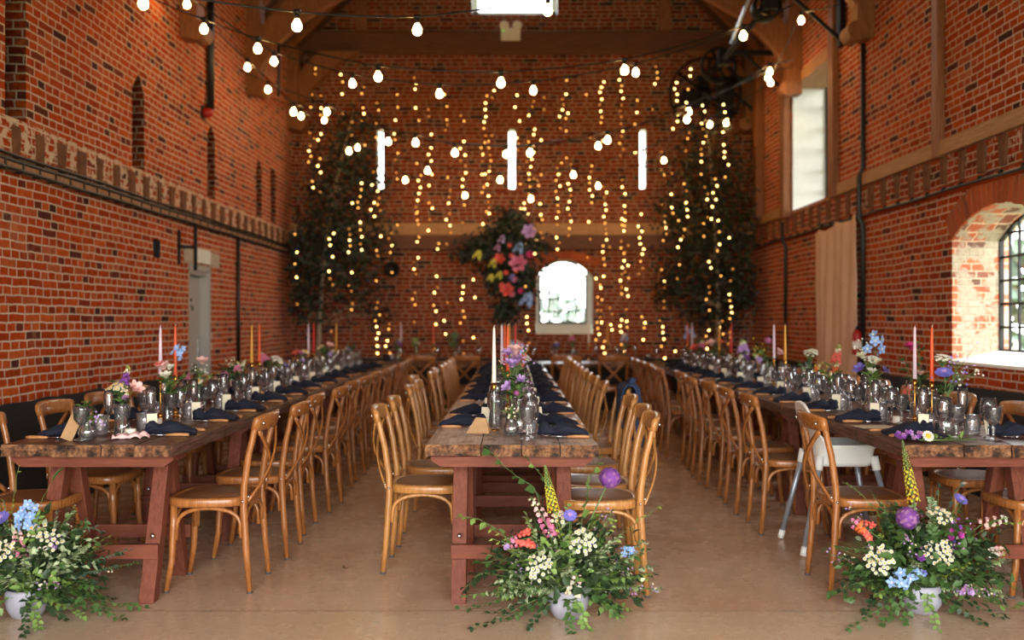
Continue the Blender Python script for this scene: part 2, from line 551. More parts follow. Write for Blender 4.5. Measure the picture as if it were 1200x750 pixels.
# left wall: tall narrow putlog recesses, the doorway
DOOR = (10.16, 10.96, 0, 1.93)
holes = [DOOR + (.16, False, M['brick'])]
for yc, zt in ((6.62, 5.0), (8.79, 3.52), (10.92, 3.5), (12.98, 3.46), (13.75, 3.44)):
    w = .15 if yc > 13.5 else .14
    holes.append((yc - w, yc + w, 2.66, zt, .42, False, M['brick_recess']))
holes.append((9.16, 9.34, 1.93, 2.1, .1, False, M['black']))
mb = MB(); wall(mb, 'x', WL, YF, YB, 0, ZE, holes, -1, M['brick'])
# pointed heads of the recesses
mb.use(M['brick'])
for yc, zt in ((8.79, 3.52), (10.92, 3.5), (12.98, 3.46)):
    for s in (-1, 1):
        mb.poly([(WL, yc + s * .14, zt - .14), (WL, yc + s * .14, zt), (WL, yc, zt)])
structure('wall_left', mb)

# right wall: an arched window, an unseen second one added to light the left wall, the tall upper window
ARCH = [(6.66, 8.14, 1.02, 2.0, 2.22), (1.2, 2.7, 1.02, 2.0, 2.22)]
TALL = (11.30, 12.76, 2.72, 4.34)
mb = MB()
wall(mb, 'x', WR, YF, YB, 0, ZE, [(a, b, c, e, .45, True, M['reveal']) for a, b, c, d, e in ARCH] + [TALL + (.46, True, M['plaster'])], 1, M['brick'], .46)


def arch_pts(a, b, zs, zc, n=14):
    """segmental arch between y=a and y=b, springing zs, crown zc"""
    h = zc - zs; w = (b - a) / 2
    r = (w * w + h * h) / (2 * h); th = math.asin(w / r)
    return [((a + b) / 2 + r * math.sin(-th + 2 * th * i / n), zc - r + r * math.cos(-th + 2 * th * i / n)) for i in range(n + 1)]


for a, b, c, d, e in ARCH:
    pts = arch_pts(a, b, d, e)
    for i in range(len(pts) - 1):
        (y0, z0), (y1, z1) = pts[i], pts[i + 1]
        mb.use(M['brick']); mb.poly([(WR, y0, z0), (WR, y1, z1), (WR, y1, e), (WR, y0, e)])
        mb.use(M['reveal']); mb.poly([(WR, y0, z0), (WR, y1, z1), (WR + .46, y1, z1), (WR + .46, y0, z0)])
structure('wall_right', mb)

# back gable wall
SLITS = [(-1.97, 3.32, 4.2), (.0, 3.32, 4.2), (1.96, 3.32, 4.2)]
BW = (.36, 1.21, 1.14, 1.98, 2.24)       # x0,x1,z0,spring,crown
TW = (-.6, .68, 5.92, 7.0)
mb = MB()
hs = [(x - .045, x + .045, z0, z1, .25, True, M['plaster']) for x, z0, z1 in SLITS]
hs += [(BW[0], BW[1], BW[2], BW[4], .3, True, M['plaster']), (TW[0], TW[1], TW[2], ZE + 1.75, .3, True, M['plaster'])]
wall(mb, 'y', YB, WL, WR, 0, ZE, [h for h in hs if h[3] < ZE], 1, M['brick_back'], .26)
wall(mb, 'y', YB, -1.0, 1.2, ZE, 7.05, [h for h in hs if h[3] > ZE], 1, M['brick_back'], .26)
mb.use(M['brick_back'])
for yy in (YB, YB + .26):
    mb.poly([(WL, yy, ZE), (-1.0, yy, ZE), (-1.0, yy, 7.05), (WL + (7.05 - ZE) * (XR - WL) / (ZR - ZE), yy, 7.05)][:4])
    mb.poly([(1.2, yy, ZE), (WR, yy, ZE), (WR - (7.05 - ZE) * (WR - XR) / (ZR - ZE), yy, 7.05), (1.2, yy, 7.05)])
    mb.poly([(WL + (7.05 - ZE) * (XR - WL) / (ZR - ZE), yy, 7.05), (WR - (7.05 - ZE) * (WR - XR) / (ZR - ZE), yy, 7.05), (XR, yy, ZR)])
a, b, c, d, e = BW
pts = arch_pts(a, b, d, e, 10)
for i in range(len(pts) - 1):
    (x0, z0), (x1, z1) = pts[i], pts[i + 1]
    mb.use(M['brick_back']); mb.poly([(x0, YB, z0), (x1, YB, z1), (x1, YB, e), (x0, YB, e)])
    mb.use(M['plaster']); mb.poly([(x0, YB, z0), (x1, YB, z1), (x1, YB + .26, z1), (x0, YB + .26, z0)])
structure('wall_back', mb)

# entrance gable behind the camera, with the wide barn doorway standing open
GATE = (-2.3, 2.9, 0, 3.0)
mb = MB()
wall(mb, 'y', YF, WL, WR, 0, ZE, [GATE + (.4, True, M['brick'])], -1, M['brick'], .4)
mb.use(M['brick'])
for yy in (YF, YF - .4):
    mb.poly([(WL, yy, ZE), (WR, yy, ZE), (XR, yy, ZR)])
structure('wall_front', mb)

# roof
mb = MB(M['roof'])
for xe in (WL - .46, WR + .47):
    ze = ZE - .46 * (ZR - ZE) / 3.4
    mb.poly([(xe, YF - .5, ze), (xe, YB + .3, ze), (XR, YB + .3, ZR), (XR, YF - .5, ZR)])
    mb.poly([(xe, YF - .5, ze + .12), (xe, YB + .3, ze + .12), (XR, YB + .3, ZR + .12), (XR, YF - .5, ZR + .12)])
structure('ceiling', mb)

k = [0]


def trim(mb, label, **kw):
    k[0] += 1
    return structure('trim_%d' % k[0], mb, label=label, **kw)


# rafters under the boarding
for side, xe in (('left', WL), ('right', WR)):
    mb = MB(M['timber'])
    for i in range(24):
        y = 4 + i * .45
        mb.bar((xe, y, ZE - .03), (XR, y, ZR - .06), .09, .12)
    trim(mb, side + ' slope of roof rafters')

# roof trusses: wall post on a rounded corbel, arched brace up to the collar
for y in (7.6, 10.0, 12.46, 14.72):
    for s, xw, nm in ((1, WL, 'left'), (-1, WR, 'right')):
        mb = MB(M['timber'])
        mb.bx(min(xw, xw + s * .17), max(xw, xw + s * .17), y - .13, y + .13, 4.30, ZE + .1)
        # rounded corbel foot
        mb.bx(min(xw, xw + s * .17), max(xw, xw + s * .17), y - .11, y + .11, 4.16, 4.32)
        rot = Matrix.Rotation(PI / 2, 3, 'X')
        mb.lathe([(.0, -.125), (.10, -.125), (.10, .125), (.0, .125)], 14, (xw + s * .17, y, 4.23), rot)
        low = [(.10, 4.38), (.20, 4.54), (.38, 4.80), (.70, 5.10), (1.12, 5.34), (1.75, 5.62), (2.5, 5.85), (3.45, 5.95)]
        upp = [(.10, 4.80), (.18, 5.02), (.30, 5.15), (.62, 5.45), (1.0, 5.66), (1.6, 5.92), (2.4, 6.15), (3.45, 6.25)]
        if y > 14:
            low, upp = low[:4] + [(1.05, 5.31)], upp[:3] + [(.45, 5.31), (.6, 5.315)]
        b0 = len(mb.v)
        for (lx, lz), (ux, uz) in zip(low, upp):
            for yy in (y - .07, y + .07):
                mb.v.append((xw + s * lx, yy, lz)); mb.v.append((xw + s * ux, yy, uz))
        for i in range(len(low) - 1):
            q = b0 + i * 4; r = q + 4
            for fidx in ((q, q + 1, r + 1, r), (q + 2, r + 2, r + 3, q + 3), (q, r, r + 2, q + 2), (q + 1, q + 3, r + 3, r + 1)):
                mb.face(fidx)
        mb.face((b0, b0 + 2, b0 + 3, b0 + 1))
        trim(mb, 'timber wall post with arched brace of a roof truss, %s side' % nm)
# long timbers of the back wall
mb = MB(M['timber_x']); mb.bx(WL, WR, YB - .12, YB, 5.32, 5.64)
trim(mb, 'heavy dark tie beam across the top of the back wall', bevel=.015)
mb = MB(M['timber'])
mb.bx(-2.33, -2.16, YB - .07, YB, 5.64, 7.2)
trim(mb, 'timber stud left of the high window')
mb = MB(M['timber']); mb.bx(2.2, 2.37, YB - .07, YB, 5.64, 7.2)
trim(mb, 'timber stud right of the high window')
mb = MB(M['timber_p']); mb.bx(WL, WR, YB - .05, YB, 2.62, 2.80)
trim(mb, 'pale timber band across the back wall')
mb = MB(M['timber_x']); mb.bx(WL, WR, YB - .08, YB, 2.40, 2.62)
trim(mb, 'dark timber band under the pale one on the back wall', bevel=.01)
# window arch bricks
mb = MB(M['voussoir'])
for i in range(18):
    t = -.42 + .84 * i / 17
    xx = (BW[0] + BW[1]) / 2 + 1.28 * math.sin(t) * .93; zz = 2.30 - 1.28 + 1.28 * math.cos(t) + .02
    mb.box((xx, YB - .004, zz), (.055, .02, .13), Matrix.Rotation(t, 3, 'Y'))
trim(mb, 'brick arch over the small back window')
# corbel tables along both side walls
for nm, xw, s in (('left', WL, 1), ('right', WR, -1)):
    mb = MB(M['corbel'])
    y = .9
    i = 0
    ztop = 2.635 if s > 0 else 2.70
    zbot = 2.415 if s > 0 else 2.47
    while y < YB - .15:
        if not any(abs(y - yy) < .15 for yy in ()):
            w0 = .055 + .012 * math.sin(i * 1.7); w1 = w0 * (.8 + .15 * math.sin(i * 2.9))
            dz = .012 * math.sin(i * 4.1)
            x0, x1 = xw - s * .02, xw + s * .03
            b0 = len(mb.v)
            for x in (x0, x1):
                for (yy, zz) in ((y - w1, zbot + dz), (y + w1, zbot + dz), (y + w0, ztop), (y - w0, ztop)):
                    mb.v.append((x, yy, zz))
            for q in ((0, 1, 2, 3), (4, 7, 6, 5), (0, 4, 5, 1), (1, 5, 6, 2), (2, 6, 7, 3), (3, 7, 4, 0)):
                mb.face([b0 + j for j in q])
        y += .335; i += 1
    trim(mb, '%s wall corbel table of tapered blocks' % nm, bevel=.008)
    mb = MB(M['band' if s > 0 else 'band_right'])
    mb.poly([(xw + s * .006, YF, zbot - .02), (xw + s * .006, YB, zbot - .02), (xw + s * .006, YB, ztop + .05), (xw + s * .006, YF, ztop + .05)])
    trim(mb, '%s wall band of heavily mortared brick between the corbels' % nm)
    # mortar weathering ledge below the corbels
    mb = MB(M['mortar'] if s > 0 else M['brick'])
    z0 = zbot - .03
    b0 = [(xw, z0 + .035), (xw + s * .055, z0 - .005), (xw + s * .055, z0 - .04), (xw, z0 - .06)]
    mb.poly([(b0[0][0], YF, b0[0][1]), (b0[0][0], YB, b0[0][1]), (b0[1][0], YB, b0[1][1]), (b0[1][0], YF, b0[1][1])])
    mb.poly([(b0[1][0], YF, b0[1][1]), (b0[1][0], YB, b0[1][1]), (b0[2][0], YB, b0[2][1]), (b0[2][0], YF, b0[2][1])])
    mb.poly([(b0[2][0], YF, b0[2][1]), (b0[2][0], YB, b0[2][1]), (b0[3][0], YB, b0[3][1]), (b0[3][0], YF, b0[3][1])])
    trim(mb, '%s wall ledge below the corbels' % nm)
# right wall plate and upright posts of the upper frame
mb = MB(M['timber_y'])
for a, b in ((YF, 10.9), (12.95, YB)):
    mb.bx(WR - .05, WR, a, b, 2.715, 2.845)
trim(mb, 'pale timber wall plate along the right wall', bevel=.008)
for y, w, z0, lb in ((8.34, .14, 2.70, 'upright timber post on the right wall above the arched window'),
                     (11.03, .18, 2.70, 'upright timber post on near side of tall upper window'), (12.88, .2, 2.66, 'upright timber post on far side of tall upper window'),
                     (14.3, .2, 2.8, 'upright timber post on the right wall beside the back corner'), (5.7, .2, 2.7, 'upright timber post on right wall nearest the camera')):
    mb = MB(M['timber']); mb.bx(WR - (.08 if y == 11.03 else .065 if y == 8.34 else .12), WR, y - w / 2, y + w / 2, z0, ZE)
    trim(mb, lb, bevel=.012)
mb = MB(M['timber_y']); mb.bx(WR - .02, WR + .40, TALL[0], TALL[1], TALL[3] - .03, TALL[3] + .1)
trim(mb, 'timber lintel of the tall upper window')
# arch rings of upright bricks
for a, b, c, d, e in ARCH[:2]:
    mb = MB(M['mortar'])
    pts = arch_pts(a, b, d, e, 30)
    for i in range(30):
        q = []
        for (y0, z0) in (pts[i], pts[i + 1]):
            n = V((0, y0 - (a + b) / 2, z0 - (e - ((b - a) ** 2 / 4 + (e - d) ** 2) / (2 * (e - d))))).normalized()
            q.append((WR - .008, y0, z0)); q.append((WR - .008, y0 + n.y * .215, z0 + n.z * .215))
        mb.poly([q[0], q[2], q[3], q[1]])
    trim(mb, 'mortar bed of the brick ring over an arched window')
    mb = MB(M['voussoir'])
    pts = arch_pts(a, b, d, e, 21)
    for i in range(21):
        y0, z0 = pts[i]; y1, z1 = pts[i + 1]
        t = V((0, y1 - y0, z1 - z0)).normalized(); n = V((0, -t.z, t.y))
        if n.z < 0: n = -n
        p = V((WR, (y0 + y1) / 2, (z0 + z1) / 2)) + n * .10
        Mx = Matrix((V((1, 0, 0)), t, n)).transposed()
        mb.box(p - V((.002, 0, 0)), (.024, V((y1 - y0, z1 - z0)).length - .016, .205 + .01 * math.sin(i * 2.3)), Mx)
    trim(mb, 'ring of upright bricks over the arched window')
# black boarding below the brickwork
rr = random.Random(3)


def dado(mb, axis, pos, u0, u1, z, s):
    n = int((u1 - u0) / .12); b0 = len(mb.v)
    for i in range(n + 1):
        u = u0 + (u1 - u0) * i / n; zt = z + rr.uniform(-.007, .007)
        for (o, zz) in ((.035, 0), (.035, zt), (0, zt)):
            mb.v.append((pos + s * o, u, zz) if axis == 'x' else (u, pos + s * o, zz))
    for i in range(n):
        q = b0 + i * 3
        mb.face((q, q + 3, q + 4, q + 1)); mb.face((q + 1, q + 4, q + 5, q + 2))


mb = MB(M['black']); dado(mb, 'x', WL, YF, DOOR[0] - .06, .80, 1); dado(mb, 'x', WL, DOOR[1] + .06, YB, .80, 1)
structure('baseboard_left', mb, label='black boarding along the foot of the left wall')
mb = MB(M['black']); dado(mb, 'x', WR, YF, YB, .83, -1)
structure('baseboard_right', mb, label='black boarding along the foot of the right wall')
mb = MB(M['black']); dado(mb, 'y', YB, WL, WR, .78, -1)
structure('baseboard_back', mb, label='black boarding along the foot of the back wall')

# ------------------------------------------------------------------ windows and door


def window(n, label):
    o = bpy.data.objects.new('window_%d' % n, None); C.objects.link(o); o['kind'] = 'structure'; o['label'] = label
    return o


def arched_window(n, a, b, c, d, e, x, axis, label, nx, zs):
    w = window(n, label)
    def P(u, z, o=0): return (x + o, u, z) if axis == 'x' else (u, x + o, z)
    pts = arch_pts(a, b, d, e, 14)
    out = [(a, c)] + pts + [(b, c)]
    mb = MB(M['pane'])
    mb.poly([P(u, z) for u, z in out]); mb.build('pane', w, False)
    mb = MB(M['iron'])
    loop = [P(u, z, 0) for u, z in out] + [P(a, c, 0)]
    for p, q in zip(loop[:-1], loop[1:]): mb.bar(p, q, .03, .035, up=(1, 0, .01) if axis == 'x' else (0, 1, .01))
    mb.build('frame', w, False)
    mb = MB(M['iron'])
    for i in range(1, nx):
        u = a + (b - a) * i / nx
        zt = max(z for (uu, z) in pts if abs(uu - u) < (b - a) / 12)
        mb.bar(P(u, c), P(u, zt), .016, .02, up=(0, 0, 1) if False else ((1, 0, 0) if axis == 'x' else (0, 1, 0)))
    for z in zs:
        mb.bar(P(a, z), P(b, z), .016, .02)
    mb.build('glazing_bar', w, False)
    return w


lab = ['arched iron window in the right wall with a deep limewashed reveal', 'unseen arched iron window added beside the camera to light the left wall']
for i, (a, b, c, d, e) in enumerate(ARCH):
    w = arched_window(i + 1, a, b, c + .08, d, e, WR + .40, 'x', lab[i], 10, [1.1 + .19 * j for j in range(1, 6)])
    mb = MB(M['sill'])
    mb.poly([(WR - .02, a, c), (WR - .02, b, c), (WR + .44, b, c + .09), (WR + .44, a, c + .09)])
    mb.poly([(WR - .02, a, c), (WR - .02, b, c), (WR - .02, b, c - .025), (WR - .02, a, c - .025)])
    mb.poly([(WR - .02, a, c - .025), (WR - .02, b, c - .025), (WR + .02, b, c - .025), (WR + .02, a, c - .025)])
    mb.build('window_sill', w, False, label='whitewashed sloping sill')
a, b, c, d, e = BW
w = arched_window(4, a + .06, b - .09, c + .17, d, e, YB + .2, 'y', 'small arched window low in the back wall', 5, [1.48, 1.66, 1.84, 2.02])
mb = MB(M['plaster'])
mb.poly([(a, YB - .01, c), (b, YB - .01, c), (b - .02, YB + .21, c + .17), (a + .02, YB + .21, c + .17)])
mb.bx(b - .09, b, YB + .185, YB + .215, c, e); mb.bx(a, a + .06, YB + .185, YB + .215, c, e)
mb.build('window_sill', w, False)
w = window(5, 'white framed window high in the gable of the back wall')
mb = MB(M['plaster'])
z0 = TW[2]
mb.bx(TW[0], TW[1], YB + .18, YB + .22, z0, z0 + .10); mb.bx(TW[0], TW[0] + .09, YB + .18, YB + .22, z0, 7.0); mb.bx(TW[1] - .09, TW[1], YB + .18, YB + .22, z0, 7.0)
mb.build('frame', w, False)
mb = MB(M['pane']); mb.poly([(TW[0], YB + .2, z0), (TW[1], YB + .2, z0), (TW[1], YB + .2, 7.0), (TW[0], YB + .2, 7.0)]); mb.build('pane', w, False)
for i, (x, z0, z1) in enumerate(SLITS):
    w = window(6 + i, 'narrow slit window in the back wall, ' + ('left', 'middle', 'right')[i] + ' one')
    mb = MB(M['pane']); mb.poly([(x - .06, YB + .12, z0), (x + .06, YB + .12, z0), (x + .06, YB + .12, z1), (x - .06, YB + .12, z1)]); mb.build('pane', w, False)
    mb = MB(M['iron']); mb.bx(x - .06, x + .06, YB + .11, YB + .13, 3.66, 3.685); mb.build('glazing_bar', w, False)
w = window(9, 'tall window high in the right wall with white plastered reveals')
a, b, c, d = TALL
mb = MB(M['iron'])
for i in range(5):
    u = a + (b - a) * i / 4; mb.bar((WR + .43, u, c), (WR + .43, u, d), .03, .03, up=(1, 0, 0))
for i in range(7):
    z = c + (d - c) * i / 6; mb.bar((WR + .43, a, z), (WR + .43, b, z), .02, .03)
mb.build('frame', w, False)
mb = MB(M['pane']); mb.poly([(WR + .43, a, c), (WR + .43, b, c), (WR + .43, b, d), (WR + .43, a, d)]); mb.build('pane', w, False)
mb = MB(M['plaster']); mb.poly([(WR - .01, a, c), (WR - .01, b, c), (WR + .44, b, c + .05), (WR + .44, a, c + .05)]); mb.build('window_sill', w, False)

# door in the left wall
y0, y1, _, zt = DOOR
d_ = bpy.data.objects.new('door_1', None); C.objects.link(d_); d_['kind'] = 'structure'; d_['label'] = 'grey painted door in the left wall'
mb = MB(M['door'])
xx = WL - .10
mb.bx(xx, xx + .09, y0, y0 + .09, 0, zt); mb.bx(xx, xx + .09, y1 - .16, y1, 0, zt); mb.bx(xx, xx + .09, y0 + .09, y1 - .16, zt - .11, zt)
mb.bx(xx + .09, xx + .11, y1 - .15, y1 - .11, 0, zt - .03); mb.bx(xx + .09, xx + .11, y0 + .03, y1 - .11, zt - .07, zt - .03)
mb.build('door_frame', d_, False, bevel=.006)
mb = MB(M['door']); mb.bx(xx - .03, xx + .015, y0 + .09, y1 - .16, 0, zt - .11)
lf = mb.build('door_leaf', d_, False)
mb = MB(M['steel']); mb.bx(xx + .015, xx + .025, y1 - .25, y1 - .20, .62, 1.16)
mb.build('push_plate', lf, False)
mb = MB(M['iron']); mb.tube([(xx + .015, y0 + .28, 1.50), (xx + .05, y0 + .28, 1.49), (xx + .05, y0 + .28, 1.45)], .01, 6); mb.ball((xx + .03, y0 + .28, 1.56), .018)
mb.build('coat_hook', lf, True)
mb = MB(M['concrete'])
mb.bx(WL - .01, WL + .012, 10.02, 10.40, 1.94, 2.08); mb.bx(WL - .01, WL + .012, 10.86, 11.2, 1.94, 2.09)
trim(mb, 'buff stone ends of the lintel over the grey door', bevel=.01)
mb = MB(M['plaster']); mb.bx(WL - .01, WL + .016, 10.40, 10.86, 1.95, 2.10)
trim(mb, 'pale concrete lintel over the grey door', bevel=.006)

# pipes, cables and fittings on the walls
mb = MB(M['cable'])
for dz, rr_ in ((.0, .018), (.035, .012)):
    mb.tube([(WL + .045 + dz * .3, y * .5, 2.395 + dz + .006 * math.sin(y * 1.3)) for y in range(0, 30)], rr_, 6)
mb.tube([(WL + .05, y * .5, 2.335 + .004 * math.sin(y * 2)) for y in range(0, 30)], .014, 6)
t = mb.build('cable_tray', None, True)
tag(t, 'black cable tray running along the left wall under the corbels', 'cable tray')
mb = MB(M['iron']); mb.bx(0, .06, -.012, .012, 2.32, 2.40); cm_ = mb.mesh('clip', False)
for i in range(42):
    o = bpy.data.objects.new('clip', cm_); C.objects.link(o); o.parent = t; o.location = (WL, 5.2 + i * .235, 0)
mb = MB(M['cable'])
mb.tube([(WR - .065, y * .5, 2.405 + .006 * math.sin(y * 1.7)) for y in range(0, 30)], .013, 6)
t = mb.build('wall_cable', None, True); tag(t, 'black cable clipped along the right wall over the arched window', 'cable')
mb = MB(M['iron']); mb.bx(-.078, -.035, -.016, .016, 2.40, 2.437); cm_ = mb.mesh('clip', False)
for i in range(29):
    o = bpy.data.objects.new('clip', cm_); C.objects.link(o); o.parent = t; o.location = (WR, 5.6 + i * .32, 0)
for nm, pts, r, lb, ct in (
        ('drain_pipe', [(WL + .05, 10.74, ZE), (WL + .05, 10.74, 3.62)], .04, 'black vertical pipe high on the left wall', 'pipe'),
        ('wall_cable', [(WL + .03, 11.9, 2.33), (WL + .03, 11.9, .8)], .022, 'black vertical conduit right of the grey door', 'conduit'),
        ('wall_cable', [(WR - .03, 10.13, ZE), (WR - .03, 10.13, 2.9), (WR - .07, 10.13, 2.8), (WR - .07, 10.13, 2.4), (WR - .03, 10.13, 2.3), (WR - .03, 10.13, .84)], .024, 'black vertical conduit near edge of the hanging cream cloth', 'conduit'),
        ('wall_cable', [(WR - .07, 13.0, 2.62), (WR - .07, 13.0, 2.4), (WR - .03, 13.0, 2.3), (WR - .03, 13.0, .84)], .022, 'black vertical conduit beyond the hanging cream cloth', 'conduit'),
        ('tie_rod', [(-2.92, 12.46, 4.82), (-2.92, 12.46, 4.15)], .02, 'thin iron rod hanging from the left arched brace', 'rod')):
    mb = MB(M['cable']); mb.tube(pts, r, 8); tag(mb.build(nm), lb, ct)
t = thing('fire_alarm_beacon', 'small red alarm beacon on the left wall below the black pipe', 'alarm', (WL, 10.62, 3.56))
mb = MB(M['red_plastic']); mb.lathe([(0, 0), (.05, 0), (.055, .04), (.05, .08), (.03, .11), (0, .115)], 14, (0, 0, 0), Matrix.Rotation(PI / 2, 3, 'Y')); mb.build('lens', t)
mb = MB(M['iron']); mb.bx(-.01, .012, -.07, .07, -.07, .07); mb.build('back_plate', t, False, bevel=.005)
# iron strap bracket beside the door
t = thing('iron_bracket', 'old black iron bracket with upright bar left of the grey door', 'bracket', (WL, 10.02, 1.9))
mb = MB(M['iron']); mb.bx(.10, .13, -.015, .015, -.05, .42); mb.build('upright_bar', t, False)
mb = MB(M['iron']); mb.bx(0, .12, -.012, .012, .17, .20); mb.build('wall_arm', t, False)
mb = MB(M['iron']); mb.bx(.0, .02, -.2, -.16, .0, .34); mb.bx(0, .018, -.2, .012, .17, .20); mb.build('back_strap', t, False)
# emergency light
t = thing('emergency_light', 'white twin-head emergency light on the dark beam below the high window', 'emergency light', (-.02, YB - .12, 5.58))
mb = MB(M['white_shell']); mb.bx(-.145, .145, -.07, 0, -.09, .09); c = mb.build('casing', t, False, bevel=.012)
mb = MB(M['green_led']); mb.ball((-.11, -.072, .05), .017); mb.build('indicator_light', c)
for s in (-1, 1):
    mb = MB(M['white_shell']); mb.lathe([(0, 0), (.045, 0), (.07, .06), (.07, .09), (.055, .092), (0, .075)], 14, (s * .095, -.02, .14), Matrix.Rotation(PI / 2 + .3, 3, 'X')); mb.tube([(s * .095, -.03, .08), (s * .095, -.03, .14)], .018, 8)
    mb.build('lamp_head', t)
# black round spotlight on the back wall
t = thing('wall_spotlight', 'small black round spotlight on the back wall left of the flowers', 'spotlight', (-1.77, YB, 2.10))
mb = MB(M['iron']); mb.lathe([(0, -.12), (.08, -.12), (.115, -.02), (.115, .06), (.09, .065), (.085, .03), (0, .03)], 16, (0, -.2, 0), Matrix.Rotation(PI / 2, 3, 'X')); mb.build('lamp_housing', t)
mb = MB(M['iron']); mb.bx(-.02, .02, -.14, 0, -.02, .02); mb.bx(-.05, .05, -.02, 0, -.07, .07); mb.build('wall_bracket', t, False)
# fire extinguisher behind the cloth
t = thing('fire_extinguisher', 'small red fire extinguisher on the right wall beside the cream cloth', 'fire extinguisher', (WR - .09, 10.13, 1.0))
t.scale = (.62, .62, .62)
mb = MB(M['red_plastic']); mb.lathe([(.0, 0), (.07, 0), (.075, .02), (.075, .33), (.05, .39), (.02, .41), (0, .41)], 16); mb.build('cylinder', t)
mb = MB(M['iron']); mb.bx(-.02, .02, -.02, .02, .41, .45); mb.bx(-.012, .012, -.10, .02, .45, .47); mb.tube([(0, .03, .43), (0, .09, .4), (0, .1, .2), (0, .09, .08)], .012, 8); mb.build('valve', t)
mb = MB(M['white_shell']); mb.lathe([(.0765, .1), (.0765, .22)], 16); mb.build('label_sticker', t)
mb = MB(M['iron']); mb.bx(.07, .12, -.04, .04, .12, .30); mb.build('wall_bracket', t, False)

# hanging cream cloth
t = thing('hanging_cloth', 'tall cream cloth hung flat against the right wall', 'cloth', (WR - .08, 10.87, 0))
mb = MB(M['cloth'])
n = 44; rows = 24
for i in range(rows + 1):
    z = .1 + (2.42 - .1) * i / rows
    for j in range(n + 1):
        u = j / n
        y = -.66 + 1.32 * u
        f = .016 * math.sin(u * 15 + 1.4 * math.sin(z * 1.1 + u * 2)) * (.5 + .5 * (1 - i / rows)) + .008 * math.sin(u * 33 + z * 1.3) + .010 * mnoise.noise(V((u * 3, z * 2, 4)))
        top = z + (i / rows) ** 6 * (-.04 + .07 * (1 - u) - .05 * abs(math.sin(u * 7)))
        mb.v.append((f, y, top))
for i in range(rows):
    for j in range(n):
        q = i * (n + 1) + j
        mb.face((q, q + 1, q + n + 2, q + n + 1))
cl = mb.build('drape', t)
m_ = cl.modifiers.new('thick', 'SOLIDIFY'); m_.thickness = .006
mb = MB(M['iron']); mb.tube([(.02, -.70, 2.40), (.02, .70, 2.45)], .009, 8); mb.build('hanging_rod', t)

# line shaft and belt wheels
t = thing('line_shaft', 'old black iron line shaft with belt wheels under the roof, right side', 'line shaft', (2.78, 13.2, 4.72))
mb = MB(M['iron']); mb.tube([(0, -2.5, .05), (0, 1.5, .05)], .035, 10); mb.build('shaft', t)


def wheel(name, y, R_, w, spokes, z=.05):
    mb = MB(M['iron'])
    rot = Matrix.Rotation(PI / 2, 3, 'X')
    mb.lathe([(R_, -w / 2), (R_ - .025, -w / 2), (R_ - .025, w / 2), (R_, w / 2), (R_, -w / 2)], 36, (0, y, z), rot, None, False)
    o = mb.build(name, t)
    mb = MB(M['iron'])
    for i in range(spokes):
        an = 2 * PI * i / spokes + .4
        mb.bar((0, y, z), (R_ * .97 * math.cos(an), y, z + R_ * .97 * math.sin(an)), .04, .025, up=(0, 1, 0))
    mb.lathe([(0, -.06), (.07, -.06), (.07, .06), (0, .06)], 14, (0, y, z), rot)
    mb.build('spokes', o)


wheel('belt_wheel', 1.1, .52, .09, 6, -.12)
wheel('belt_wheel', .2, .24, .12, 4)
wheel('belt_wheel', -2.3, .15, .2, 4)
for y in (-2.45, -.15, 1.3):
    mb = MB(M['iron'])
    mb.bx(-.03, WR - 2.78 - .06, y - .03, y + .03, .10, .17); mb.bx(WR - 2.78 - .08, WR - 2.78 - .02, y - .06, y + .06, -.42, .32)
    mb.bar((.25, y, .12), (WR - 2.78 - .05, y, -.35), .04, .04, up=(0, 1, 0)); mb.box((0, y, .07), (.16, .12, .2))
    mb.build('wall_bracket', t, False, bevel=.006)
mb = MB(M['iron']); mb.box((-.12, 1.25, -.16), (.42, .2, .24)); mb.box((.3, 1.2, -.2), (.24, .18, .5)); mb.build('gear_box', t, False, bevel=.02)
mb = MB(M['grey_metal']); mb.bar((-.03, -.7, .10), (.12, -1.2, .62), .03, .03); mb.build('shift_lever', t, False)
# ------------------------------------------------------------------ trestle tables
TH = .77


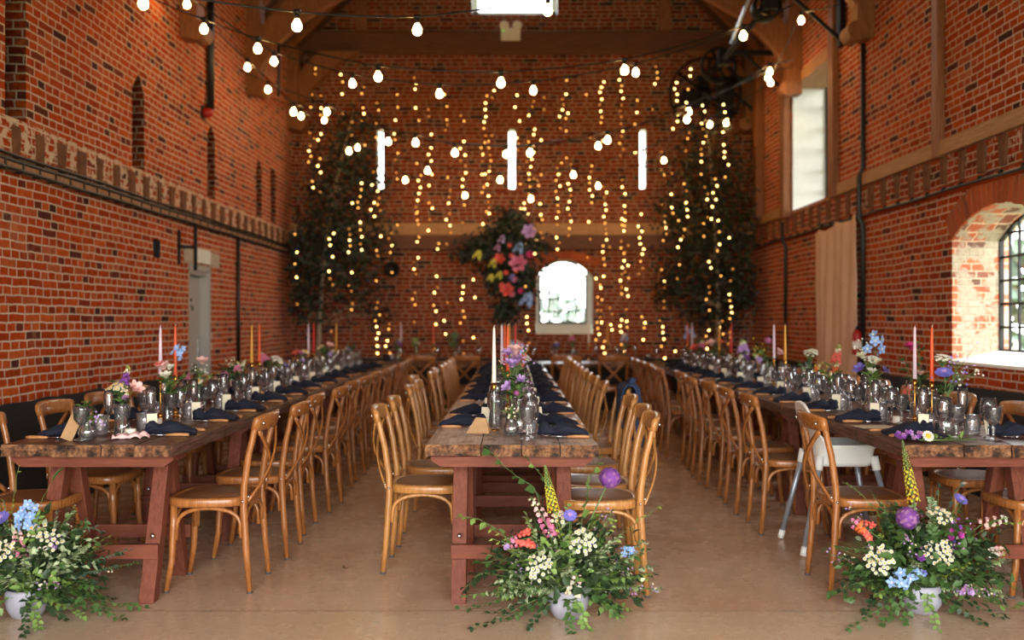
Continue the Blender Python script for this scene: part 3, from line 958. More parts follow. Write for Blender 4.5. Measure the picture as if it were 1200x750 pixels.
def make_table(seed, L=2.12, hw=.41, mt='table'):
    r = random.Random(seed)
    root = thing('trestle_table', '', 'table')
    mb = MB(M[mt])
    edges = [-hw, -hw * .38 + r.uniform(-.03, .03), r.uniform(-.02, .03) + .06, hw * .55, hw]
    for a, b in zip(edges[:-1], edges[1:]):
        y0 = r.uniform(-.014, .012); y1 = L - .012
        nx, ny, nz = 6, 12, 3
        b0 = len(mb.v)
        zt = TH + r.uniform(-.003, .002); zb = zt - .066 + r.uniform(-.004, .004)
        a += .0025; b -= .0025
        def pt(i, j, k):
            x = a + (b - a) * i / nx; y = y0 + (y1 - y0) * j / ny; z = zb + (zt - zb) * k / nz
            e = min(i, nx - i) == 0; f = min(j, ny - j) == 0; g = min(k, nz - k) == 0
            q = V((x, y, z))
            h = mnoise.noise(V((x * 19 + seed, y * 7, z * 30)))
            if f: q.y += (.010 * h - (.010 if g else 0) - (.006 if e else 0)) * (1 if j == 0 else -1) + (.006 if g and j == 0 else 0)
            if k == nz and (f or e): q.z -= .005 + .004 * h
            if k == 0 and f: q.z += .008 * abs(h) + .004
            if e and (abs(x) > hw - .02): q.x += (-1 if x > 0 else 1) * (.006 * abs(mnoise.noise(V((y * 5, seed, z * 20)))) + (.004 if g else 0))
            return q
        ids = {}
        for i in range(nx + 1):
            for j in range(ny + 1):
                for k in range(nz + 1):
                    if i in (0, nx) or j in (0, ny) or k in (0, nz):
                        ids[i, j, k] = mb.vert(pt(i, j, k))
        for i in range(nx):
            for j in range(ny):
                mb.face((ids[i, j, nz], ids[i + 1, j, nz], ids[i + 1, j + 1, nz], ids[i, j + 1, nz]))
                mb.face((ids[i, j, 0], ids[i, j + 1, 0], ids[i + 1, j + 1, 0], ids[i + 1, j, 0]))
        for k in range(nz):
            for i in range(nx):
                mb.face((ids[i, 0, k], ids[i + 1, 0, k], ids[i + 1, 0, k + 1], ids[i, 0, k + 1]))
                mb.face((ids[i, ny, k], ids[i, ny, k + 1], ids[i + 1, ny, k + 1], ids[i + 1, ny, k]))
            for j in range(ny):
                mb.face((ids[0, j, k], ids[0, j, k + 1], ids[0, j + 1, k + 1], ids[0, j + 1, k]))
                mb.face((ids[nx, j, k], ids[nx, j + 1, k], ids[nx, j + 1, k + 1], ids[nx, j, k + 1]))
    mb.build('tabletop', root, False)
    zb = TH - .068
    for yc in (.36, L - .42):
        mb = MB(M['trestle_x'])
        b0 = len(mb.v)
        for y in (yc - .30, yc - .22):       # bearer below the planks with cut-back ends
            for x, z in ((-.385, zb), (.385, zb), (.385, zb - .018), (.34, zb - .05), (-.34, zb - .05), (-.385, zb - .018)):
                mb.v.append((x, y, z))
        mb.face(range(b0, b0 + 6)); mb.face(list(range(b0 + 6, b0 + 12))[::-1])
        for i in range(6):
            j = (i + 1) % 6; mb.face((b0 + i, b0 + i + 6, b0 + j + 6, b0 + j))
        mb.bx(-.33, .33, yc - .06, yc + .06, zb - .05, zb)
        mb.build('bearer', root, False)
        for s in (-1, 1):
            x = s * .255
            for t in (-1, 1):
                mb = MB(M['trestle'])
                p0 = V((x - s * .02 * (t > 0), yc + t * .05, zb - .05)); p1 = V((x - s * .02 * (t > 0), yc + t * .265, 0))
                w, h = .036, .038
                b0 = len(mb.v)
                for p in (p0, p1):
                    for dx, dy in ((-w, -h), (w, -h), (w, h), (-w, h)):
                        mb.v.append((p.x + dx, p.y + dy * 1.0, p.z))
                for q in ((0, 1, 2, 3), (7, 6, 5, 4), (0, 4, 5, 1), (1, 5, 6, 2), (2, 6, 7, 3), (3, 7, 4, 0)): mb.face([b0 + i for i in q])
                lg = mb.build('leg', root, False, bevel=.004)
                mb = MB(M['steel']); zz = .305; yy = yc + t * (.05 + .215 * (1 - zz / (zb - .05)))
                mb.ball((x - s * .02 * (t > 0), yy + t * .045, zz), .013, 8, 5)
                mb.build('bolt', lg)
            mb = MB(M['steel']); mb.tube([(x, yc - .17, .31), (x, yc + .17, .31)], .005, 6); mb.build('brace_rod', root)
        for t in (-1, 1):
            zz = .236; yy = yc + t * (.05 + .215 * (1 - zz / (zb - .05)) + .052)
            mb = MB(M['trestle_x']); mb.bx(-.295, .295, yy - .014, yy + .014, zz - .035, zz + .035); mb.build('stretcher', root, False, bevel=.004)
    return root


protoT = [make_table(11), make_table(23), make_table(37, mt='table_pale')]
TX = {'left': -1.995, 'centre': 0.0, 'right': 2.25}
Y0 = 4.67
N_T = 4
for nm in ('left', 'centre', 'right'):
    for i in range(4):
        y = Y0 + i * 2.14
        where = ['nearest the camera', 'second from the camera', 'third from the camera', 'farthest from the camera'][i]
        place(protoT[2 if nm == 'centre' else (i + (nm == 'right')) % 2], (TX[nm], y, 0), 0, 'rustic %splank trestle table with red-stained legs, %s in the %s row' % ('pale ' if nm == 'centre' else '', where, nm), 'trestle tables in the long rows')
for i, x in enumerate((-1.13, 1.01)):
    pass
# the cross table along the back wall
for i, x in enumerate((-.02, 2.10)):
    place(protoT[i], (x, 13.86, 0), PI / 2, 'rustic plank trestle table set crosswise before the back wall, ' + ('left' if i == 0 else 'right') + ' one', 'trestle tables across the back')

# ------------------------------------------------------------------ cross-back chairs


def make_chair(cm, full=True):
    """faces +y, feet on z=0"""
    root = thing('cross_back_chair', '', 'chair')
    shared = MB(cm)
    def part(name, build, mat=None, parent=None, smooth=True, **kw):
        if full:
            mb = MB(mat or cm); build(mb); return mb.build(name, parent or root, smooth, **kw)
        shared.use(mat or cm); build(shared)
    # seat ring: rounded trapezoid
    def outline(k, n=36):
        pts = []
        for i in range(n):
            a = 2 * PI * i / n
            c, s = math.cos(a), math.sin(a)
            e = .62
            x = math.copysign(abs(c) ** e, c); y = math.copysign(abs(s) ** e, s)
            wx = .205 + .018 * y
            pts.append((x * wx * k, y * .205 * k + .0))
        return pts
    def ring(mb):
        b0 = len(mb.v); n = 36
        lv = [(1.0, .425), (1.02, .432), (1.02, .458), (1.0, .468), (.84, .468), (.82, .462), (.82, .425)]
        for k, z in lv:
            for x, y in outline(k): mb.v.append((x, y, z))
        for i in range(len(lv)):
            for j in range(n):
                a = b0 + i * n + j; b = b0 + i * n + (j + 1) % n
                i2 = (i + 1) % len(lv)
                c = b0 + i2 * n + (j + 1) % n; d = b0 + i2 * n + j
                mb.face((a, b, c, d))
    part('seat_frame', ring)
    def pad(mb):
        b0 = len(mb.v); n = 36
        lv = [(.83, .464), (.70, .474), (.45, .478), (.2, .478)]
        for k, z in lv:
            for x, y in outline(k): mb.v.append((x, y, z))
        c = mb.vert((0, 0, .478))
        for i in range(len(lv) - 1):
            for j in range(n):
                a = b0 + i * n + j; b = b0 + i * n + (j + 1) % n
                mb.face((a, b, b + n, a + n))
        e = b0 + (len(lv) - 1) * n
        for j in range(n): mb.face((e + j, e + (j + 1) % n, c))
    part('rattan_seat', pad, M['rattan'])
    for s in (-1, 1):
        def post(mb):
            mb.tube([(s * .190, -.222, .008), (s * .186, -.205, .20), (s * .180, -.190, .42), (s * .180, -.192, .52), (s * .183, -.215, .68), (s * .187, -.245, .80), (s * .188, -.262, .865)],
                    [.0135, .0165, .0185, .0175, .0165, .0155, .013], 10)
        p = part('back_leg', post)
        def cap(mb): mb.tube([(s * .1902, -.2225, 0), (s * .190, -.222, .010)], .0145, 8)
        part('foot_cap', cap, M['rubber'], p)
    for s in (-1, 1):
        def leg(mb):
            mb.tube([(s * .180, .192, .008), (s * .172, .168, .16), (s * .170, .160, .32), (s * .170, .158, .43)], [.0135, .0165, .018, .018], 10)
        p = part('front_leg', leg)
        def cap(mb): mb.tube([(s * .180, .193, 0), (s * .180, .192, .010)], .0145, 8)
        part('foot_cap', cap, M['rubber'], p)
    def rail(mb):
        b0 = len(mb.v); n = 14
        for i in range(n + 1):
            u = -1 + 2 * i / n
            x = u * .208; y = -.252 - .040 * (1 - u * u)
            h = .040 * (1 - .25 * abs(u) ** 6) ; zc = .838 + .006 * (1 - u * u)
            nrm = V((-.08 * u * -2 * -1, 1, 0)).normalized()
            nx_, ny_ = V((.08 * u / .208, 1)).normalized() if False else (0, 1)
            lean = .22
            for (o, zz, kk) in ((-.012, -h, 0), (.011, -h, 0), (.013, -h * .4, 0), (.013, h * .5, 0), (.008, h, 0), (-.008, h, 0), (-.014, h * .5, 0), (-.014, -h * .4, 0)):
                mb.v.append((x, y + o - zz * lean, zc + zz))
        m = 8
        for i in range(n):
            for j in range(m):
                a = b0 + i * m + j; b = b0 + i * m + (j + 1) % m
                mb.face((a, b, b + m, a + m))
        mb.face([b0 + j for j in range(m)][::-1]); mb.face([b0 + n * m + j for j in range(m)])
    part('top_rail', rail)
    for s in (-1, 1):
        def brace(mb):
            pts = []
            for i in range(13):
                u = i / 12
                x = s * (.168 - .348 * u ** .9)
                z = .80 - .35 * u
                y = -.262 + .055 * u - .050 * math.sin(PI * u) * (1 if s > 0 else .8) - .006 * (s > 0)
                if u < .1: x *= .98
                pts.append((x, y, z))
            mb.strip(pts, (0, 1, .15), .026, .009)
        part('cross_brace', brace)
    def hoop(a, b, za, zb, top):
        def f(mb):
            pts = []
            a_, b_ = V(a), V(b)
            for i in range(15):
                u = i / 14; k = math.sin(PI * min(max(u, 0), 1)) ** .45
                q = a_.lerp(b_, .5 - .5 * math.cos(PI * u))
                z0 = za + (zb - za) * u
                pts.append((q.x, q.y, z0 + (top - z0) * k))
            mb.tube(pts, .0105, 8)
        part('bentwood_hoop', f)
    hoop((-.170, -.175, 0), (-.168, .148, 0), .27, .26, .416); hoop((.170, -.175, 0), (.168, .148, 0), .27, .26, .416)
    hoop((-.155, .155, 0), (.155, .155, 0), .26, .26, .416); hoop((-.160, -.195, 0), (.160, -.195, 0), .30, .30, .416)
    for s in (-1, 1):
        for (c_, r_) in (((s * .180, -.214, .475), .008), ((s * .199, -.19, .455), .007), ((s * .165, -.286, .838), .009)):
            part('stud', lambda mb: mb.ball(c_, r_, 6, 4), M['steel'])
    if not full:
        me = shared.mesh('cross_back_chair', True)
        o = bpy.data.objects.new('cross_back_chair', me); C.objects.link(o)
        bpy.data.objects.remove(root)
        tag(o, '', 'chair'); root = o
    return root


near_p = [make_chair(M['chair']), make_chair(M['chair2'])]
far_p = [make_chair(M['chair'], False), make_chair(M['chair2'], False)]
SEATS = {
    'la': dict(x=-1.515, rz=PI / 2, ys=[5.11, 5.80, 6.42, 7.15, 7.8, 8.5, 9.2, 9.85, 10.5, 11.1, 11.7, 12.3], ph="left table's aisle side", m=1),
    'lw': dict(x=-2.40, rz=-PI / 2, ys=[5.0, 5.8, 6.42, 7.1, 7.75, 8.45, 9.15, 9.8, 10.45, 11.1, 11.7, 12.3], ph="left table's wall side", m=1),
    'cl': dict(x=-.465, rz=-PI / 2, ys=[5.49, 6.12, 7.2, 7.82, 8.45, 9.1, 9.75, 10.4, 11.0, 11.6, 12.25], ph="centre table's left side", m=0),
    'cr': dict(x=.425, rz=PI / 2, ys=[5.04, 5.49, 6.22, 7.03, 7.62, 8.3, 8.87, 9.45, 10.05, 10.65, 11.3, 11.9, 12.5], ph="centre table's right side", m=0),
    'ra': dict(x=1.78, rz=-PI / 2, ys=[5.085, 6.43, 7.08, 7.78, 8.40, 9.15, 9.86, 10.5, 11.1, 11.7, 12.3], ph="right table's aisle side", m=1),
    'rw': dict(x=2.62, rz=PI / 2, ys=[5.02, 5.68, 6.42, 7.12, 7.8, 8.45, 9.15, 9.8, 10.5, 11.1, 11.7, 12.3], ph="right table's wall side", m=1),
}
SHIFT = {('cl', 4): -.11, ('cr', 3): .10, ('cr', 1): .03, ('cr', 2): .06, ('la', 1): .03, ('la', 3): .03, ('cl', 6): -.03, ('ra', 6): -.06, ('ra', 5): .04}
for key, S in SEATS.items():
    for i, y in enumerate(S['ys']):
        pr = (near_p if y < 9 else far_p)[S['m']]
        dx = SHIFT.get((key, i), 0) + R.uniform(-.012, .012)
        turn = R.uniform(-.05, .05) if i else 0
        place(pr, (S['x'] + dx, y, 0), S['rz'] + turn, 'wooden cross-back chair, %s from the front along the %s' % (ordinal(i + 1), S['ph']), 'cross-back chairs along ' + S['ph'].replace("table's", 'table'))
for i, (x, lb) in enumerate(((-1.22, 'leftmost'), (-.62, 'second from the left'), (.72, 'third from the left'), (1.34, 'rightmost'))):
    place(far_p[1], (x, 13.36, 0), R.uniform(-.05, .05), 'wooden cross-back chair facing the crosswise back table, %s' % lb, 'cross-back chairs at the crosswise table')

# denim jacket over a chair back
t = thing('denim_jacket', "blue denim jacket hung over a chair back on the centre table's right side", 'jacket', (.425 + .10, 7.03, 0), PI / 2)
mb = MB(M['denim'])
n = 12
prof = [(.235, .60), (.236, .70), (.238, .80), (.246, .868), (.268, .896), (.300, .893), (.322, .86), (.330, .78), (.325, .68), (.330, .58), (.322, .52)]
for i, (yy, z) in enumerate(prof):
    for j in range(n + 1):
        u = -1 + 2 * j / n
        mb.v.append((u * (.185 + .012 * math.sin(i * 1.3)), -yy - .042 * (1 - u * u) * (1 if i > 3 else .3) + .008 * math.sin(j * 1.9 + i), z + .012 * math.sin(j * 1.4) * (i in (0, len(prof) - 1))))
for i in range(len(prof) - 1):
    for j in range(n):
        q = i * (n + 1) + j; mb.face((q, q + 1, q + n + 2, q + n + 1))
o = mb.build('jacket_body', t); mm = o.modifiers.new('t', 'SOLIDIFY'); mm.thickness = .01
for s in (-1, 1):
    mb = MB(M['denim']); mb.tube([(s * .15, -.335, .80), (s * .175, -.352, .70), (s * .17, -.355, .58), (s * .165, -.345, .48)], [.035, .042, .038, .034], 9); mb.build('sleeve', t)
mb = MB(M['denim']); mb.tube([(-.10, -.30, .915), (-.05, -.325, .925), (0, -.332, .925), (.05, -.325, .925), (.10, -.30, .915)], [.012, .018, .02, .018, .012], 8); mb.build('collar', t)

# high chair
t = thing('high_chair', 'white plastic high chair with grey tube legs at the right table', 'high chair', (1.93, 5.90, 0), -PI / 2)
mb = MB(M['plastic'])
# seat bucket: stacked rounded rectangles, open on top, the back drawn up
n = 32


def rr_out(hx, hy, e=.45):
    return [(math.copysign(abs(math.cos(2 * PI * i / n)) ** e, math.cos(2 * PI * i / n)) * hx, math.copysign(abs(math.sin(2 * PI * i / n)) ** e, math.sin(2 * PI * i / n)) * hy) for i in range(n)]


lv = [(.13, .13, .50, 0), (.165, .16, .505, 0), (.178, .172, .53, 0), (.185, .18, .60, 1), (.200, .195, .618, 1), (.202, .197, .632, 1), (.188, .183, .632, 1), (.172, .168, .60, 1), (.162, .158, .54, 0), (.12, .12, .525, 0)]
b0 = len(mb.v)
for hx, hy, z, up in lv:
    for (x, y) in rr_out(hx, hy):
        k = max(0, min(1, (-y / hy - .55) / .35)) * up
        w = max(0, 1 - (abs(x) / hx) ** 4 * .9)
        zz = z + k * w * .24
        mb.v.append((x * (1 - .1 * k * w), y - .035 * k * w, zz))
for i in range(len(lv) - 1):
    for j in range(n):
        a = b0 + i * n + j; b = b0 + i * n + (j + 1) % n; mb.face((a, b, b + n, a + n))
mb.face([b0 + j for j in range(n)][::-1]); mb.face([b0 + (len(lv) - 1) * n + j for j in range(n)])
mb.build('seat_shell', t)
for sx in (-1, 1):
    for sy in (-1, 1):
        mb = MB(M['grey_metal']); foot = V((sx * .235, sy * .27, .03)); top = V((sx * .165, sy * .155, .545))
        mb.tube([top, foot], .0165, 10); lg = mb.build('leg', t)
        mb = MB(M['plastic']); d = (foot - top).normalized()
        mb.tube([foot - d * .03, foot + d * .022], .0195, 10); mb.build('foot_cap', lg)
        mb = MB(M['plastic']); mb.tube([top - d * -.0 + V((0, 0, .02)), top + d * .06], .024, 10); mb.build('leg_socket', t)

# ------------------------------------------------------------------ tableware
def lathe_thing(name, cat, prof, mat, n=16, rip=None):
    mb = MB(mat); mb.lathe(prof, n, rip=rip)
    o = mb.build(name); tag(o, '', cat); return o


def facet(k, a=.05): return lambda an, z: 1 + a * math.cos(k * an)


wine = lathe_thing('wine_glass', 'wine glass', [(.0, .0), (.034, .001), (.033, .004), (.008, .010), (.0045, .02), (.0045, .07), (.007, .080), (.022, .090), (.035, .108), (.040, .132), (.039, .160), (.034, .196), (.033, .196), (.037, .158), (.038, .132), (.033, .110), (.0, .090)], M['glass'], 18)
goblet = lathe_thing('goblet', 'goblet', [(.0, .0), (.036, .001), (.035, .005), (.010, .012), (.007, .03), (.010, .055), (.007, .07), (.022, .082), (.034, .100), (.041, .15), (.042, .165), (.039, .165), (.031, .104), (.0, .084)], M['cut'], 20, facet(10, .03))
flute = lathe_thing('champagne_flute', 'champagne flute', [(.0, .0), (.030, .001), (.029, .004), (.007, .010), (.0042, .02), (.0042, .08), (.008, .095), (.020, .115), (.026, .15), (.027, .19), (.0245, .225), (.0235, .225), (.025, .19), (.024, .15), (.0, .1)], M['glass'], 16)
tumbler = lathe_thing('tumbler', 'tumbler', [(.0, 0), (.033, 0), (.036, .008), (.037, .03), (.038, .06), (.040, .098), (.0375, .098), (.035, .06), (.033, .014), (.0, .012)], M['pinkglass'], 30, lambda an, z: 1 + (.035 * math.cos(15 * an) if z < .09 else 0))


def make_napkin(seed):
    r = random.Random(seed)
    mb = MB(M['navy'])
    prof = [(-.115, .008, .008), (-.108, .032, .026), (-.092, .044, .034), (-.070, .044, .034), (-.050, .030, .026), (-.036, .028, .024), (-.018, .042, .030), (.01, .046, .034), (.04, .044, .030), (.07, .050, .024), (.10, .056, .018), (.13, .060, .013), (.14, .045, .006)]
    n = 28; b0 = len(mb.v)
    ph = r.uniform(0, 6)
    for i, (x, w, h) in enumerate(prof):
        for j in range(n):
            a = 2 * PI * j / n
            f = 1 + .15 * math.sin(5 * a + ph + x * 38) + .09 * math.sin(9 * a - x * 50 + ph) + .28 * mnoise.noise(V((x * 22, math.cos(a) * 2 + seed, math.sin(a) * 2)))
            y = math.cos(a) * w * f + .012 * math.sin(x * 22 + ph); z = math.sin(a) * h * f
            mb.v.append((x, y, max(z + h * .92, .001)))
    for i in range(len(prof) - 1):
        for j in range(n):
            a = b0 + i * n + j; b = b0 + i * n + (j + 1) % n; mb.face((a, b, b + n, a + n))
    mb.face([b0 + j for j in range(n)][::-1]); mb.face([b0 + (len(prof) - 1) * n + j for j in range(n)])
    return tag(mb.build('napkin'), '', 'napkin')


napkins = [make_napkin(i) for i in range(4)]


def make_knife():
    t = thing('table_knife', '', 'knife')
    mb = MB(M['handle']); mb.tube([(.12, 0, .007), (.10, 0, .008), (.05, 0, .008), (.01, 0, .007)], [.006, .0085, .008, .006], 8); mb.build('handle', t)
    mb = MB(M['steel']); b = len(mb.v)
    for z in (.006, .008):
        for x, y in ((.012, -.005), (.012, .005), (-.06, .009), (-.10, .007), (-.115, .0), (-.10, -.006), (-.05, -.005)): mb.v.append((x, y, z))
    mb.face(range(b + 7, b + 14)); mb.face(list(range(b, b + 7))[::-1])
    for i in range(7): mb.face((b + i, b + (i + 1) % 7, b + 7 + (i + 1) % 7, b + 7 + i))
    mb.build('blade', t, False)
    return t


def make_fork():
    t = thing('table_fork', '', 'fork')
    mb = MB(M['handle']); mb.tube([(.12, 0, .007), (.10, 0, .008), (.05, 0, .008), (.01, 0, .007)], [.006, .0085, .008, .006], 8); mb.build('handle', t)
    mb = MB(M['steel'])
    mb.tube([(.012, 0, .007), (-.03, 0, .007), (-.05, 0, .008)], [.004, .003, .005], 6)
    mb.box((-.062, 0, .009), (.028, .022, .003))
    for k in range(4): mb.tube([(-.074, -.009 + .006 * k, .009), (-.095, -.009 + .006 * k, .011), (-.112, -.009 + .006 * k, .010)], [.0018, .0018, .001], 5)
    mb.build('tines', t); return t


knife, fork = make_knife(), make_fork()


def make_card():
    mb = MB(M['card'])
    mb.box((0, 0, .050), (.050, .003, .098), Matrix.Rotation(-.2, 3, 'X'))
    return tag(mb.build('name_card', None, False), '', 'name card')


card = make_card()
GLN = {'la': "left table's aisle side", 'lw': "left table's wall side"}
HW = .41
for key, S in SEATS.items():
    tx = TX[{'l': 'left', 'c': 'centre', 'r': 'right'}[key[0]]]
    s = -1 if S['rz'] > 0 else 1                 # direction from the diner to the middle of the table
    ex = tx - s * HW                              # that edge of the table
    rz = 0 if s < 0 else PI                       # +x of a setting points to the diner
    wallside = key in ('lw', 'rw')
    ys = sorted(S['ys'] + ([5.75] if key == 'ra' else []))
    for i, y in enumerate(ys):
        if y > 12.9: continue
        w8 = 'at the %s place from the front, %s' % (ordinal(i + 1), S['ph'])
        def put(pr, lx, ly, turn, what, grp, z=TH, rz=rz):
            place(pr, (ex + s * lx, y + ly, z), rz + turn, what + ' ' + w8, grp + ' on the ' + S['ph'].replace("table's", 'table'))
        gap = min([abs(y - q) for q in ys if q != y])
        yo = max(-.02, 4.86 - y) if i == 0 else 0
        put(napkins[(i * 3 + len(key) + ord(key[1])) % 4], .165 + R.uniform(-.015, .03), yo + R.uniform(-.015, .015), R.uniform(-.35, .35), 'knotted navy napkin', 'navy napkins')
        if y < 11:
            put(fork, .15, yo - .125, R.uniform(-.1, .1), 'wooden-handled fork', 'wooden-handled forks')
            put(knife, .14, yo + .115, R.uniform(-.1, .1), 'wooden-handled knife', 'wooden-handled knives')
            if not (key == 'cr' and i == 0):
                put(card, .262, yo + .02, -s * R.uniform(.2, .75), 'cream name card standing', 'name cards', rz=0)
        hero_clear = (key in ('la', 'lw') and i == 0)
        put(tumbler, .318, yo + .045 + .02, 0, 'rosy cut-glass tumbler', 'tumblers')
        if not hero_clear:
            put(wine, .315, yo - .10, 0, 'clear stemmed wine glass', 'wine glasses')
        if gap > .5 or i % 2 == 0:
            put(flute, .322, yo + .165, 0, 'tall champagne flute', 'champagne flutes')
        if y < 9 or i % 2:
            put(goblet, .335, yo - .19, 0, 'cut-glass goblet', 'goblets')
# settings of the crosswise table
for i, x in enumerate((-1.75, -1.22, -.62, .15, .72, 1.34, 1.9)):
    w8 = 'on the crosswise back table, %s from the left' % ordinal(i + 1)
    place(napkins[i % 4], (x, 13.99, TH), -PI / 2 + R.uniform(-.3, .3), 'knotted navy napkin ' + w8, 'navy napkins on the crosswise table')
    place(wine, (x + .16, 14.18, TH), 0, 'clear stemmed wine glass ' + w8, 'wine glasses on the crosswise table')
    place(flute, (x - .14, 14.2, TH), 0, 'tall champagne flute ' + w8, 'champagne flutes on the crosswise table')
    place(tumbler, (x + .04, 14.14, TH), 0, 'rosy cut-glass tumbler ' + w8, 'tumblers on the crosswise table')

# ------------------------------------------------------------------ candles


def make_holder(gl=False):
    t = thing('candlestick', '', 'candlestick')
    mb = MB(M['brass']); mb.lathe([(0, 0), (.034, 0), (.035, .004), (.028, .010), (.012, .016), (.016, .024), (.018, .032), (.012, .042), (.0048, .050), (.0042, .20), (.007, .215), (.0, .215)][:(4 if gl else 99)], 14); mb.build('base' if gl else 'stem', t)
    if gl:
        mb = MB(M['glass']); mb.lathe([(0, .016), (.014, .018), (.011, .05), (.012, .12), (.010, .2), (.013, .215), (0, .216)], 14); mb.build('glass_stem', t)
    mb = MB(M['brass']); mb.lathe([(0, .213), (.010, .213), (.0125, .222), (.0125, .252), (.0105, .252), (.0105, .23), (0, .228)], 12); mb.build('socket', t)
    return t


def make_candle(mat):
    t = thing('taper_candle', '', 'candle')
    mb = MB(mat); mb.lathe([(0, 0), (.0105, 0), (.0108, .03), (.0100, .16), (.0075, .27), (.0055, .305), (.002, .312), (0, .312)], 12); mb.build('wax', t)
    mb = MB(M['wick']); mb.tube([(0, 0, .31), (.001, 0, .318), (.004, 0, .324)], .0016, 5); mb.build('wick', t)
    return t


holder = make_holder(); glass_holder = make_holder(True)
CP = {c: make_candle(M['wax_' + c]) for c in ('lilac', 'orange', 'yellow', 'red', 'white')}
CANDLES = [  # picture column, depth, colour, table
    (188, 5.72, 'lilac', 'left'), (205.5, 5.93, 'orange', 'left'), (295, 7.65, 'yellow', 'left'), (304, 7.9, 'orange', 'left'),
    (361.5, 9.85, 'lilac', 'left'), (367.5, 10.15, 'red', 'left'), (394, 11.5, 'yellow', 'left'),
    (579, 5.22, 'white', 'centre'), (595, 6.35, 'orange', 'centre'), (588, 7.25, 'lilac', 'centre'), (591.5, 8.0, 'orange', 'centre'), (604, 8.7, 'red', 'centre'), (597, 10.6, 'yellow', 'centre'),
    (1072, 5.56, 'lilac', 'right'), (1092, 5.34, 'orange', 'right'), (907, 8.55, 'lilac', 'right'), (920, 8.16, 'yellow', 'right'), (857, 10.22, 'red', 'right'), (843, 10.8, 'yellow', 'right'), (811, 12.35, 'lilac', 'right'), (806, 12.75, 'orange', 'right')]
cnt = {}
CC = []
for px, d, c, tb in CANDLES:
    x = (px - 600) * d / F
    cnt[(c, tb)] = cnt.get((c, tb), 0) + 1
    tot = sum(1 for q in CANDLES if q[2] == c and q[3] == tb)
    o_ = '' if tot == 1 else ', %s from the front' % ordinal(cnt[(c, tb)])
    if c == 'white': place(glass_holder, (x, d, TH), 0, 'clear glass candlestick with brass foot at the front of the centre table')
    else: place(holder, (x, d, TH), 0, 'slim brass candlestick holding the %s taper on the %s table%s' % (c, tb, o_), 'brass candlesticks')
    place(CP[c], (x, d, TH + .2295), 0, '%s taper candle in a %s candlestick on the %s table%s' % (c, 'glass' if c == 'white' else 'brass', tb, o_), 'taper candles')
    CC.append((x, d))
for i, (px, d) in enumerate(((470, 14.25), (508, 14.3), (690, 14.3), (712, 14.25))):
    x = (px - 600) * d / F; c = ('lilac', 'orange', 'white', 'yellow')[i]
    place(holder, (x, d, TH), 0, 'slim brass candlestick on the crosswise back table, %s from the left' % ordinal(i + 1), 'brass candlesticks at the back')
    place(CP[c], (x, d, TH + .2295), 0, '%s taper candle on the crosswise back table, %s from the left' % (c, ordinal(i + 1)), 'taper candles at the back')
# ------------------------------------------------------------------ flowers
def frame_of(d):
    d = V(d).normalized()
    x = d.orthogonal().normalized(); y = d.cross(x)
    return x, y, d


def b_daisy(mb, p, d, r, n=9, petal='p_white', heart='p_yolk'):
    x, y, z = frame_of(d); p = V(p)
    mb.use(M[petal]); ph = R.uniform(0, 6)
    for i in range(n):
        a = 2 * PI * i / n + ph; w = PI / n * .9
        e = x * math.cos(a) + y * math.sin(a)
        l = x * math.cos(a - w) + y * math.sin(a - w); q = x * math.cos(a + w) + y * math.sin(a + w)
        mb.poly([p + e * r * .2, p + l * r * .8 + z * r * .06, p + e * r - z * r * .05, p + q * r * .8 + z * r * .06])
    mb.use(M[heart]); b = len(mb.v)
    k = 7
    for rr_, h in ((.46, .03), (.34, .22)):
        for i in range(k):
            a = 2 * PI * i / k
            mb.v.append((p + (x * math.cos(a) + y * math.sin(a)) * r * rr_ + z * r * h)[:])
    t = mb.vert(p + z * r * .30)
    for i in range(k):
        j = (i + 1) % k
        mb.face((b + i, b + j, b + k + j, b + k + i)); mb.face((b + k + i, b + k + j, t))


def b_star(mb, p, d, r, mat, n=5, cup=.25, heart=None):
    x, y, z = frame_of(d); p = V(p); mb.use(M[mat]); ph = R.uniform(0, 6)
    for i in range(n):
        a = 2 * PI * i / n + ph; w = PI / n * .85
        e = x * math.cos(a) + y * math.sin(a)
        l = x * math.cos(a - w) + y * math.sin(a - w); q = x * math.cos(a + w) + y * math.sin(a + w)
        mb.poly([p, p + l * r * .7 + z * r * cup * .7, p + e * r + z * r * cup, p + q * r * .7 + z * r * cup * .7])
    if heart:
        mb.use(M[heart]); mb.ball(p + z * r * .1, r * .22, 5, 3)


def petal(mb, p, out, up, L, W, cup):
    """curved petal: out is its radial direction, up its growth direction"""
    sd = V(out).cross(V(up)).normalized(); out = V(out); up = V(up)
    rows = []
    for i, (t, w) in enumerate(((0, .35), (.35, .9), (.7, 1.0), (1.0, .55))):
        c = p + up * L * t + out * L * (cup * t * t)
        rows.append((c - sd * W * w / 2 - out * W * .14 * w, c + out * W * .06, c + sd * W * w / 2 - out * W * .14 * w))
    b = len(mb.v)
    for r_ in rows:
        for q in r_: mb.v.append(q[:])
    for i in range(3):
        for j in range(2):
            a = b + i * 3 + j; mb.face((a, a + 1, a + 4, a + 3))


def b_rose(mb, p, d, r, mat, heart=None):
    x, y, z = frame_of(d); p = V(p)
    mb.use(M[mat])
    for k, (n, rad, cup, L, W) in enumerate(((6, .42, .95, .95, 1.0), (5, .28, .55, .95, .85), (4, .16, .25, .9, .6))):
        ph = R.uniform(0, 6)
        if heart and k == 2: mb.use(M[heart])
        for i in range(n):
            a = 2 * PI * i / n + ph; e = x * math.cos(a) + y * math.sin(a)
            petal(mb, p + e * r * rad * .6 - z * r * .35, e, z, r * L, r * W, cup)
    mb.ball(p + z * r * .1, r * .3, 7, 5)


